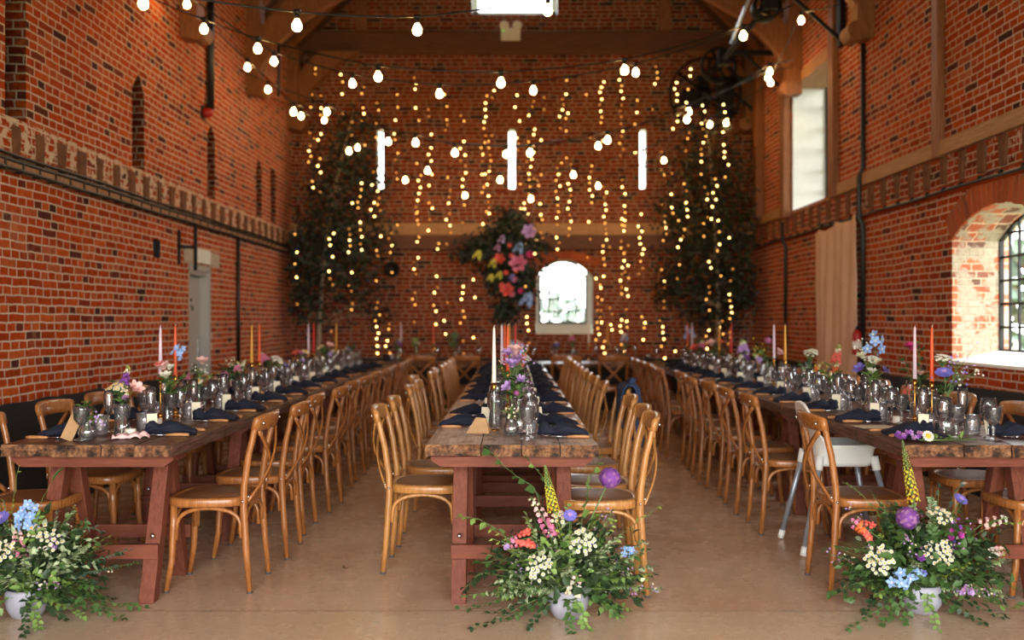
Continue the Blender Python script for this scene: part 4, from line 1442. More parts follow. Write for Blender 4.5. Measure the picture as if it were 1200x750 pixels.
def b_spike(mb, p0, p1, r0, r1, mats, n, fr, heart=None):
    """florets spiralling up a stem from p0 to p1; r0, r1 spike radii, fr floret radius"""
    p0, p1 = V(p0), V(p1); x, y, z = frame_of(p1 - p0)
    for i in range(n):
        t = i / n; a = i * 2.4
        e = x * math.cos(a) + y * math.sin(a)
        rad = r0 + (r1 - r0) * t
        m = mats[min(int(t * len(mats)), len(mats) - 1)]
        f = fr * (1 - .55 * t)
        b_star(mb, p0.lerp(p1, t) + e * rad, (e + z * .35), f, m, 5, .45, heart)


def b_ball(mb, p, r, mats, n=150):
    p = V(p)
    mb.use(M['p_mauve']); mb.ball(p, r * .72, 10, 8)
    for i in range(n):
        zz = 1 - 2 * (i + .5) / n; a = i * 2.39996; q = math.sqrt(1 - zz * zz)
        e = V((q * math.cos(a), q * math.sin(a), zz))
        b_star(mb, p + e * r * R.uniform(.82, .98), e, r * .17, R.choice(mats), 6, .15)


def b_scabious(mb, p, d, r, mat, heart='p_lilac'):
    x, y, z = frame_of(d); p = V(p)
    mb.use(M[mat])
    for k, (n, rr_, h) in enumerate(((11, 1, -.05), (9, .72, .12))):
        for i in range(n):
            a = 2 * PI * i / n + k; e = x * math.cos(a) + y * math.sin(a)
            petal(mb, p + e * r * .2 + z * r * h, z, e, r * rr_ * .85, r * .55, .15)
    for i in range(14):
        a = i * 2.4; q = .34 * math.sqrt(i / 14)
        b_star(mb, p + (x * math.cos(a) + y * math.sin(a)) * r * q + z * r * .2, z, r * .12, heart, 4, .4)


def b_cluster(mb, p, d, rad, n, fr, what='daisy', stem=True, mats=None):
    x, y, z = frame_of(d); p = V(p); root = p - z * rad * 1.5
    for i in range(n):
        a = i * 2.39996 + R.uniform(-.3, .3); q = rad * math.sqrt((i + .5) / n)
        c = p + (x * math.cos(a) + y * math.sin(a)) * q + z * (rad * .35 * (1 - (q / rad) ** 2) + R.uniform(-.1, .1) * rad)
        if stem:
            mb.use(M['stem']); mb.tube([root.lerp(c, .25), c], .0011, 4, False)
        dd = (z + (c - root).normalized() * .8 + V((R.uniform(-.3, .3), -.3, R.uniform(-.2, .3))))
        if what == 'daisy': b_daisy(mb, c, dd, fr * R.uniform(.85, 1.1))
        else: b_star(mb, c, dd, fr * R.uniform(.8, 1.15), R.choice(mats), 5, .3)


def b_delph(mb, p, d, mat, n, rad, fr):
    x, y, z = frame_of(d); p = V(p)
    for i in range(n):
        a = i * 2.4; t = i / n
        e = x * math.cos(a) + y * math.sin(a)
        c = p + z * rad * 2.2 * (t - .5) + e * rad * (.75 - .35 * t)
        b_star(mb, c, e + V((0, -.9, .2)), fr, mat, 5, .12, 'p_cream')
        b_star(mb, c + V((0, -.004, 0)), e + V((0, -.9, .2)), fr * .55, mat, 4, .5)


def curve(p0, v0, L, n=9, droop=.0, zmin=None, wob=.03):
    """stem path from p0 with start direction v0, bent down by droop, kept above zmin"""
    pts = [V(p0)]; d = V(v0).normalized(); st = L / n
    for i in range(n):
        d = (d + V((R.uniform(-wob, wob), R.uniform(-wob, wob), -droop * st * 10 * .1 + R.uniform(-wob, wob)))).normalized()
        q = pts[-1] + d * st
        if zmin is not None and q.z < zmin:
            q.z = zmin + R.uniform(0, .012); d.z = max(d.z, .0); d.normalize()
        pts.append(q)
    return pts


def leaf_path(mb, pts, L, W, mat, n, start=.2, mode='alt', stem_r=.0016, spread=.9, edge=None, up=(0, 0, 1), curl=.2):
    mb.use(M['stem']); k = len(pts)
    mb.tube(pts, [stem_r * (1.2 - .7 * i / k) for i in range(k)], 5, False)
    mb.use(M[mat])
    for i in range(n):
        t = start + (1 - start) * i / max(1, n - 1)
        f = t * (k - 1); a = min(int(f), k - 2); p = pts[a].lerp(pts[a + 1], f - a)
        tg = (pts[a + 1] - pts[a]).normalized()
        sd = tg.cross(V(up)); sd = sd.normalized() if sd.length > .05 else tg.orthogonal().normalized()
        nn = sd.cross(tg)
        sgs = (1, -1) if mode == 'pair' else ((1 if i % 2 else -1),)
        for sg in sgs:
            tw = R.uniform(-.7, .7)
            dirr = tg * (.55 + R.uniform(-.2, .25)) + (sd * math.cos(tw) + nn * math.sin(tw)) * sg * spread + V((0, 0, R.uniform(-.25, .1)))
            nrm = nn + sd * R.uniform(-.5, .5) + V((0, -.4, .2)) * R.uniform(0, 1)
            sc = R.uniform(.7, 1.1) * (1 - .35 * t)
            if edge:
                mb.use(M[edge]); mb.leaf(p - nn * .0008, dirr, nrm, L * sc * 1.08, W * sc * 1.35, curl)
                mb.use(M[mat]); mb.leaf(p + nn * .0012, dirr, nrm, L * sc * .9, W * sc * .7, curl * .9)
            else:
                mb.leaf(p, dirr, nrm, L * sc, W * sc, curl)
    if mode != 'none':
        mb.leaf(pts[-1], pts[-1] - pts[-2], V(up), L * .6, W * .5, curl)


# ---- bud vases and posies on the tables
def vase(kind):
    prof = {
        'bottle': [(0, 0), (.030, 0), (.036, .006), (.038, .04), (.034, .065), (.020, .085), (.015, .10), (.0145, .14), (.018, .152), (.0155, .152), (.0125, .14), (.013, .10), (.018, .083), (.032, .062), (.035, .04), (.033, .01), (0, .008)],
        'bubble': [(0, 0), (.022, 0), (.036, .018), (.041, .04), (.035, .062), (.022, .072), (.021, .082), (.024, .086), (.0215, .086), (.0195, .074), (.032, .06), (.038, .04), (.033, .018), (0, .006)],
        'decanter': [(0, 0), (.050, 0), (.055, .008), (.055, .06), (.046, .085), (.024, .105), (.017, .13), (.017, .165), (.024, .178), (.021, .178), (.0145, .163), (.0145, .13), (.022, .102), (.043, .082), (.051, .058), (.05, .012), (0, .01)],
        'tube': [(0, 0), (.022, 0), (.024, .006), (.019, .03), (.017, .09), (.019, .15), (.0165, .15), (.0145, .09), (.0165, .03), (.018, .012), (0, .01)]}[kind]
    rip = {'decanter': lambda a, z: 1 + (.03 * math.cos(12 * a) if z < .09 else 0), 'bubble': lambda a, z: 1 + .025 * math.cos(14 * a)}.get(kind)
    mb = MB(M['cut'] if kind in ('decanter', 'bubble') else M['glass']); mb.lathe(prof, 28 if rip else 18, rip=rip)
    return tag(mb.build('bud_vase'), '', 'vase')


VZ = {'bottle': (.150, .011), 'bubble': (.084, .016), 'decanter': (.176, .012), 'tube': (.148, .012)}
VP = {k_: vase(k_) for k_ in VZ}


def make_posy(name_loc, kind, blooms, label, group=None, leaves=2, h=1.0, lm=('g_mid', 'g_light', 'g_dark')):
    """blooms: list of (type, args...) each with an offset and height over the vase foot"""
    x0, y0, z0 = name_loc
    t = thing('flower_posy', label, 'flowers', (x0, y0, z0), 0, group)
    neck, nr = VZ[kind]
    n = len(blooms)
    stems = MB(M['stem'])
    for i, b in enumerate(blooms):
        typ, dx, dy, hz, r, mat = b
        r *= 1.18
        top = V((dx, dy, hz * h)); nk = V((R.uniform(-.5, .5) * nr, R.uniform(-.5, .5) * nr, neck)); ft = V((-dx * .06, -dy * .06, .014))
        ft.x = max(-.012, min(.012, ft.x)); ft.y = max(-.012, min(.012, ft.y))
        mid = nk.lerp(top, .5); mid.x *= .75; mid.y *= .75
        d = (top - mid).normalized() + V((0, -.35, .1))
        stems.tube([ft, nk, mid, top], .0017, 5, False)
        mb = MB()
        if typ == 'daisies': b_cluster(mb, top, d, r, 12, r * .30); nm = 'daisy_cluster'
        elif typ == 'yarrow': b_cluster(mb, top, d, r, 26, r * .24, 'star', True, [mat]); nm = 'yarrow_head'
        elif typ == 'daisy': b_daisy(mb, top, d, r, 14); nm = 'daisy'
        elif typ == 'rose': b_rose(mb, top, d, r, mat); nm = 'rose'
        elif typ == 'ranunculus': b_rose(mb, top, d, r, mat, 'p_blush'); nm = 'ranunculus'
        elif typ == 'ball': b_ball(mb, top, r, [mat, mat, 'p_hot'], 70); nm = 'carnation'
        elif typ == 'spike': b_spike(mb, nk.lerp(top, .55), top + V((dx, dy, .03)) * .3, r * .85, r * .25, [mat, mat, mat, 'p_cream', 'g_lime'], 26, r * .72); nm = 'flower_spike'
        elif typ == 'delph': b_delph(mb, top, V((dx, dy, .12)), mat, 7, r, r * .62); nm = 'delphinium'
        elif typ == 'scabious': b_scabious(mb, top, d, r, mat); nm = 'scabious'
        elif typ == 'lily': b_star(mb, top, d, r, mat, 6, .35, 'p_purple'); b_star(mb, top + V((0, 0, .004)), d, r * .8, mat, 6, .7); nm = 'lily'
        elif typ == 'sprig':
            path = [nk, mid, top, top + (top - mid) * .3]
            leaf_path(mb, path, r, r * .5, mat, 9, .25, 'alt', .0013); nm = 'leaf_sprig'
        elif typ == 'wisp':
            mb.use(M['stem'])
            for q in range(12):
                e = top + V((R.gauss(0, r), R.gauss(0, r), R.gauss(0, r)))
                mb.use(M['stem']); mb.tube([mid.lerp(top, .5), e], .0007, 4, False); b_star(mb, e, V((0, -1, .5)), .007, mat, 5, .3)
            nm = 'wispy_sprig'
        mb.build(nm, t)
    lv = MB(M[lm[0]])
    for i in range(leaves * 6):
        a = R.uniform(0, 6.28); e = V((math.cos(a), math.sin(a), R.uniform(.3, 1.3)))
        z = R.uniform(neck * .95, neck + .10)
        lv.use(M[R.choice(lm)]); lv.leaf(V((0, 0, z)) + e * .008, e, V((0, 0, 1)), R.uniform(.035, .07), R.uniform(.012, .024), .3)
    stems.build('stem', t)
    lv.build('leaf', t)
    return t


def posy(px, d, tb, kind, blooms, what, zz=TH, **kw):
    x = (px - 600) * d / F
    vl = {'bottle': 'clear glass bud vase', 'bubble': 'round cut-glass bubble vase', 'decanter': 'cut-glass decanter vase', 'tube': 'slim glass bud vase'}[kind]
    place(VP[kind], (x, d, zz), R.uniform(0, 3), '%s holding %s, %s' % (vl, what, tb), 'bud vases')
    make_posy((x, d, zz), kind, blooms, '%s in a %s, %s' % (what, vl.split(' ', 1)[1] if False else 'bud vase', tb), 'posies of flowers', **kw)
    CC.append((x, d))


LT, CT, RT = 'left table', 'centre table', 'right table'
posy(102, 4.80, LT, 'bubble', [('sprig', .03, -.01, .13, .03, 'g_mid'), ('yarrow', -.015, 0, .115, .022, 'p_coral'), ('sprig', .05, .02, .10, .028, 'g_light'), ('sprig', -.02, .02, .15, .03, 'g_mid'), ('wisp', .05, 0, .10, .014, 'p_lilac')], 'green sprigs with a russet head', leaves=3)
posy(143, 5.02, LT, 'bottle', [('spike', .025, .0, .34, .017, 'p_purple'), ('daisies', -.03, -.01, .245, .040, 'p_white'), ('daisies', .005, -.02, .235, .03, 'p_white'), ('rose', .075, -.02, .235, .030, 'p_blush'), ('spike', .03, -.02, .21, .012, 'p_mauve'), ('sprig', .03, -.03, .18, .035, 'g_dark')], 'white daisies, purple stock and a pink rose', leaves=4)
posy(196, 5.62, LT, 'tube', [('ranunculus', -.02, -.01, .315, .030, 'p_blush'), ('rose', .012, 0, .31, .022, 'p_white'), ('ranunculus', -.045, .01, .325, .025, 'p_coral'), ('rose', .0, -.02, .265, .024, 'p_white'), ('delph', .055, .03, .41, .030, 'p_blue'), ('sprig', .07, .0, .25, .05, 'g_light'), ('sprig', .11, .0, .20, .06, 'g_mid')], 'pale roses and blue delphinium', leaves=5)
posy(233, 6.20, LT, 'bottle', [('rose', .02, 0, .32, .030, 'p_blush'), ('sprig', -.02, 0, .27, .05, 'g_dark'), ('rose', -.06, -.01, .22, .022, 'p_pink'), ('daisy', .0, -.02, .20, .03, 'p_white'), ('sprig', .06, -.01, .22, .04, 'g_lime'), ('wisp', .03, .0, .27, .02, 'p_white')], 'a single blush rose with dark foliage', leaves=5)
posy(265, 6.75, LT, 'bottle', [('ball', -.01, 0, .21, .026, 'p_magenta'), ('sprig', .03, 0, .2, .04, 'g_mid')], 'a magenta carnation', leaves=3)
posy(277, 7.15, LT, 'tube', [('spike', .01, 0, .27, .022, 'p_pink'), ('wisp', -.04, 0, .28, .022, 'p_cream'), ('spike', .05, .01, .29, .014, 'p_cream'), ('sprig', .04, 0, .22, .05, 'g_mid')], 'a pink stock with cream wisps', leaves=4)
posy(318, 8.45, LT, 'bottle', [('spike', -.08, 0, .30, .028, 'p_pink'), ('yarrow', .05, 0, .24, .045, 'p_white'), ('sprig', .09, 0, .2, .06, 'g_light'), ('scabious', .12, 0, .2, .02, 'p_violet'), ('sprig', -.03, 0, .22, .06, 'g_mid')], 'pink delphinium and white yarrow', leaves=4)
posy(352, 9.45, LT, 'bottle', [('rose', -.04, 0, .26, .032, 'p_coral'), ('rose', .01, 0, .26, .03, 'p_pink'), ('daisy', .05, 0, .28, .035, 'p_white'), ('spike', .02, 0, .22, .02, 'p_lilac'), ('sprig', .08, 0, .2, .06, 'g_dark')], 'coral and pink roses', leaves=4)
posy(381, 10.75, LT, 'bottle', [('rose', .05, 0, .30, .035, 'p_blush'), ('yarrow', -.05, 0, .28, .04, 'p_cream'), ('sprig', .0, 0, .25, .07, 'g_mid'), ('spike', .08, 0, .25, .02, 'p_lilac')], 'a peach rose and cream yarrow', leaves=5)
posy(408, 12.15, LT, 'bottle', [('spike', .0, 0, .26, .02, 'p_lilac'), ('sprig', .05, 0, .25, .07, 'g_mid'), ('yarrow', -.03, 0, .22, .04, 'p_white')], 'lilac stock and greenery', leaves=5)
# centre table
posy(599, 4.96, CT, 'bubble', [('sprig', .0, 0, .13, .02, 'g_light'), ('wisp', .0, 0, .12, .02, 'p_cream')], 'small green sprigs', leaves=2)
posy(608, 5.12, CT, 'decanter', [('ball', -.012, -.02, .205, .014, 'p_magenta'), ('sprig', .03, 0, .27, .04, 'g_mid'), ('rose', -.055, -.01, .235, .026, 'p_lilac'), ('lily', .012, 0, .265, .035, 'p_lilac'), ('wisp', .03, 0, .22, .02, 'p_mauve')], 'lilac lisianthus and a magenta head', leaves=4)
posy(600, 5.50, CT, 'bottle', [('rose', .0, -.02, .335, .034, 'p_lilac'), ('lily', .02, 0, .36, .035, 'p_mauve'), ('rose', .02, .01, .41, .032, 'p_blush'), ('lily', -.02, 0, .39, .04, 'p_lilac'), ('sprig', -.05, -.02, .30, .05, 'g_mid'), ('sprig', -.03, -.02, .26, .05, 'g_mid'), ('wisp', .06, 0, .36, .03, 'p_lilac'), ('delph', .04, .02, .37, .014, 'p_violet')], 'lilac roses and violet lilies', leaves=6)
posy(603, 6.05, CT, 'bottle', [('rose', .0, 0, .42, .040, 'p_blush'), ('daisy', .0, .02, .45, .035, 'p_cream'), ('spike', .06, 0, .46, .016, 'p_coral'), ('sprig', .05, 0, .4, .05, 'g_dark'), ('wisp', -.04, 0, .4, .03, 'p_pink')], 'a large blush rose and coral spike', leaves=5, h=.92)
posy(606, 6.75, CT, 'tube', [('delph', .01, 0, .42, .035, 'p_blue'), ('spike', -.03, 0, .40, .02, 'p_pink'), ('yarrow', .05, 0, .36, .035, 'p_white'), ('spike', .05, 0, .42, .016, 'p_coral'), ('sprig', .03, 0, .36, .05, 'g_light')], 'blue delphinium and pink spikes', leaves=5, h=.9)
posy(600, 7.6, CT, 'bottle', [('rose', .03, 0, .33, .04, 'p_coral'), ('spike', -.04, 0, .36, .02, 'p_lilac'), ('yarrow', .04, 0, .28, .04, 'p_white'), ('sprig', .0, 0, .3, .06, 'g_mid')], 'a coral rose and lilac stock', leaves=5)
posy(607, 9.3, CT, 'bottle', [('rose', .03, 0, .32, .04, 'p_pink'), ('delph', -.04, 0, .36, .03, 'p_blue'), ('sprig', .0, 0, .3, .06, 'g_mid')], 'a pink rose and blue delphinium', leaves=5)
posy(603, 11.6, CT, 'bottle', [('rose', .03, 0, .30, .04, 'p_blush'), ('yarrow', -.04, 0, .3, .04, 'p_white'), ('sprig', .0, 0, .3, .06, 'g_mid')], 'a blush rose and white yarrow', leaves=5)
# right table
posy(1109, 5.06, RT, 'decanter', [('yarrow', -.025, -.01, .385, .033, 'p_white'), ('scabious', -.025, -.03, .315, .035, 'p_violet'), ('wisp', .07, 0, .36, .035, 'p_lilac'), ('wisp', .05, 0, .30, .03, 'p_violet'), ('wisp', .10, .01, .30, .03, 'p_white'), ('sprig', .05, 0, .27, .03, 'g_blue')], 'white yarrow and a lilac scabious', leaves=2)
posy(1078, 5.75, RT, 'bottle', [('rose', -.045, 0, .42, .032, 'p_hot'), ('sprig', -.09, -.01, .32, .06, 'g_mid'), ('sprig', .0, 0, .40, .05, 'g_dark'), ('yarrow', -.01, 0, .45, .012, 'g_lime'), ('rose', .0, 0, .27, .02, 'p_blush'), ('sprig', -.07, -.02, .18, .04, 'g_light'), ('yarrow', -.08, -.02, .17, .022, 'p_coral')], 'a hot pink rose with broad leaves', leaves=5)
posy(1021, 6.02, RT, 'decanter', [('delph', .03, 0, .44, .05, 'p_blue'), ('rose', -.055, 0, .36, .026, 'p_cream'), ('wisp', -.065, 0, .41, .02, 'p_white'), ('yarrow', .0, 0, .34, .04, 'p_white'), ('rose', .02, -.01, .33, .028, 'p_cream'), ('lily', -.07, 0, .28, .04, 'p_violet'), ('lily', .08, 0, .27, .035, 'p_violet'), ('rose', .0, -.01, .27, .022, 'p_white'), ('sprig', .03, 0, .25, .05, 'g_light')], 'white roses and blue delphinium', leaves=4)
posy(975, 6.75, RT, 'tube', [('spike', .04, 0, .40, .026, 'p_coral'), ('wisp', -.06, 0, .25, .04, 'p_lemon'), ('sprig', -.05, 0, .22, .05, 'g_light'), ('sprig', .03, 0, .22, .05, 'g_mid'), ('spike', .03, 0, .28, .02, 'p_orange')], 'a coral snapdragon spike', leaves=4)
posy(948, 7.35, RT, 'bottle', [('yarrow', .01, 0, .33, .045, 'p_white'), ('yarrow', .03, 0, .35, .03, 'p_cream'), ('sprig', -.06, 0, .26, .05, 'g_mid'), ('spike', .07, 0, .25, .014, 'p_orange'), ('sprig', .0, 0, .25, .05, 'g_dark')], 'white yarrow over green leaves', leaves=4)
posy(900, 8.75, RT, 'bottle', [('rose', .1, 0, .29, .035, 'p_blush'), ('ball', .0, 0, .40, .03, 'p_mauve'), ('wisp', -.05, 0, .33, .05, 'p_lemon'), ('spike', -.1, 0, .27, .02, 'p_lilac'), ('sprig', -.05, 0, .28, .06, 'g_light')], 'a mauve ball flower and blush rose', leaves=4)
posy(871, 9.55, RT, 'tube', [('spike', .0, 0, .38, .04, 'p_lilac'), ('spike', .03, 0, .26, .03, 'p_purple'), ('spike', -.02, 0, .24, .03, 'p_white')], 'a pale lilac stock', leaves=3)
posy(838, 10.9, RT, 'bottle', [('rose', -.04, 0, .32, .045, 'p_blush'), ('rose', .05, 0, .33, .04, 'p_coral'), ('sprig', .0, 0, .3, .08, 'g_mid'), ('sprig', .1, 0, .25, .08, 'g_dark')], 'peach and coral roses', leaves=5)
posy(820, 11.9, RT, 'bottle', [('rose', -.05, 0, .24, .05, 'p_coral'), ('spike', .03, 0, .33, .035, 'p_pink'), ('sprig', .0, 0, .3, .08, 'g_mid')], 'a salmon rose and pink spike', leaves=5)
posy(808, 12.95, RT, 'bottle', [('delph', .0, 0, .42, .06, 'p_blue'), ('rose', .05, 0, .36, .03, 'p_white'), ('sprig', .0, 0, .25, .08, 'g_mid')], 'tall blue delphinium', leaves=4)
BT = 'crosswise back table'
for px, bl, w in ((466, [('spike', .03, 0, .30, .03, 'p_purple'), ('sprig', .0, 0, .25, .06, 'g_mid')], 'purple stock'), (487, [('sprig', .0, 0, .28, .06, 'g_light'), ('yarrow', .02, 0, .25, .03, 'p_white')], 'white yarrow'),
                  (533, [('sprig', .0, 0, .34, .09, 'g_mid'), ('sprig', .06, 0, .3, .09, 'g_dark'), ('sprig', -.07, 0, .3, .09, 'g_mid'), ('wisp', .0, 0, .3, .05, 'p_violet')], 'leafy green sprigs'), (670, [('spike', .0, 0, .40, .03, 'p_pink'), ('sprig', .03, 0, .28, .06, 'g_mid')], 'a pink snapdragon'),
                  (652, [('spike', .0, 0, .27, .03, 'p_violet'), ('sprig', .03, 0, .22, .06, 'g_mid')], 'violet stock'), (732, [('delph', .0, 0, .34, .045, 'p_blue'), ('sprig', .03, 0, .22, .06, 'g_mid')], 'blue delphinium')):
    posy(px, 14.12, BT, 'bottle', bl, w, leaves=3)

# ---- small things lying on the tables near the camera
def small(name, label, cat, mb, loc, rz=0, smooth=False, **kw):
    o = mb.build(name, None, smooth, **kw); o.location = loc; o.rotation_euler = (0, 0, rz); return tag(o, label, cat)


mb = MB(M['kraft']); mb.box((0, 0, .068), (.055, .003, .145), Matrix.Rotation(.42, 3, 'Y'))
small('menu_card', 'tan menu card leaning on the bubble vase on left table', 'menu card', mb, at(85, 512, 4.82).xy.to_3d() + V((0.0, 0, TH)), .3)
mb = MB(M['kraft'])
mb.poly([(-.07, -.03, 0), (.05, -.04, 0), (.03, .0, .075), (-.02, .0, .08)]); mb.poly([(-.07, -.03, .001), (-.02, 0, .08), (.03, 0, .075), (.06, .05, .001), (-.05, .05, .001)])
mb.poly([(-.07, -.03, .0), (.05, -.04, .0), (.06, .05, 0), (-.05, .05, 0)])
small('tent_card', 'folded kraft paper card near the front of the centre table', 'card', mb, (-.165, 5.12, TH))


def crumple(name, label, cat, mat, loc, L, W, H, seed, rz=0):
    mb = MB(M[mat]); n = 12
    for i in range(n + 1):
        for j in range(n + 1):
            u, v = i / n - .5, j / n - .5
            h = abs(mnoise.noise(V((u * 4 + seed, v * 4, seed)))) * H + H * .3 * max(0, 1 - 4 * (u * u + v * v)) + .003
            mb.v.append((u * L * (1 + .15 * mnoise.noise(V((v * 3, seed, 1)))), v * W * (1 + .2 * mnoise.noise(V((u * 3, seed, 2)))), h))
    for i in range(n):
        for j in range(n):
            q = i * (n + 1) + j; mb.face((q, q + n + 1, q + n + 2, q + 1))
    o = small(name, label, cat, mb, loc, rz, True); mm = o.modifiers.new('t', 'SOLIDIFY'); mm.thickness = .003; mm.offset = 1
    return o


crumple('favour_bag', 'pale pink cotton favour bag lying beside the bubble vase on left table', 'favour bag', 'pinkpaper', (-1.86, 4.87, TH), .16, .07, .045, 3, .2)
crumple('favour_bag', 'pale pink cotton favour bag near the front of the centre table', 'favour bag', 'pinkpaper', (.085, 5.10, TH), .08, .07, .05, 5, .5)
crumple('favour_bag', 'pale pink cotton favour bag beside the decanter vase on right table', 'favour bag', 'pinkpaper', (2.06, 5.22, TH), .13, .07, .045, 8, .5)
crumple('draped_napkin', 'long navy napkin draped over front left edge of the right table', 'napkin', 'navy', (2.005, 4.86, TH), .24, .12, .05, 11, .35)


mb = MB(M['card']); mb.bx(-.10, .10, -.07, .07, 0, .0015)
small('paper_menu', 'white paper menu lying flat before the high chair on the right table', 'menu', mb, (1.965, 5.40, TH + .001), .12)
mb = MB(simple('dark_dry_leaf', (60, 22, 18), .7)); mb.leaf((0, 0, .004), (1, .2, .1), (0, 0, 1), .035, .022, .1); mb.leaf((.01, .005, .006), (-.3, 1, .3), (0, 0, 1), .025, .018, .1)
small('fallen_leaf', 'small dark fallen leaf on the bare floor of left aisle', 'leaf', mb, (-.92, 5.39, .001), 0, True)


def tealight(loc, lb):
    t = thing('votive_candle', lb, 'candle', loc)
    mb = MB(M['wax_white']); mb.lathe([(0, 0), (.026, 0), (.028, .004), (.028, .038), (.025, .04), (.02, .036), (0, .035)], 16); mb.build('wax', t)
    mb = MB(M['wick']); mb.tube([(0, 0, .034), (0, .001, .046)], .0014, 5); mb.build('wick', t)


tealight((-1.90, 4.955, TH), 'small ivory votive candle beside the daisy posy on left table')
tealight((-1.945, 5.45, TH), 'small ivory votive candle before the pale roses on left table')
tealight((2.17, 5.60, TH), 'small ivory votive candle before the lilac taper on right table')
tealight((.06, 5.42, TH), 'small ivory votive candle beside the lilac roses on centre table')

t = thing('loose_flower_stem', 'loose stem of white daisy and purple stock lying on front edge of right table', 'flower stem', (1.96, 4.745, TH), .05)
mb = MB(M['stem']); mb.tube([(-.02, 0, .008), (.12, .01, .006), (.28, .03, .005)], .003, 6); mb.build('stem', t)
mb = MB(); b_daisy(mb, (.02, -.01, .028), (0, -.9, .5), .030, 14); mb.build('daisy', t)
mb = MB()
for q in range(16): b_star(mb, (-.13 + .13 * q / 16, .01 + R.uniform(-.015, .015), .015 + R.uniform(0, .03)), (R.uniform(-.5, .5), -1, .8), .014, R.choice(('p_mauve', 'p_purple', 'p_lilac')), 5, .3)
mb.build('stock_bloom', t)
mb = MB(M['g_light'])
for q in range(9): mb.leaf((.05 + .02 * q, .01, .012), (R.uniform(-.2, 1), R.uniform(-.6, .6), R.uniform(.1, .8)), (0, 0, 1), .045, .018)
mb.build('leaf', t)

# ------------------------------------------------------------------ the three big floor arrangements
def bowl(loc, label, rot=0):
    mb = MB(M['ceramic'])
    mb.lathe([(0, 0), (.052, 0), (.066, .008), (.088, .045), (.096, .085), (.092, .125), (.088, .135), (.082, .134), (.086, .12), (.088, .085), (.07, .03), (0, .02)], 28)
    o = mb.build('flower_bowl'); o.location = loc; return tag(o, label, 'bowl')


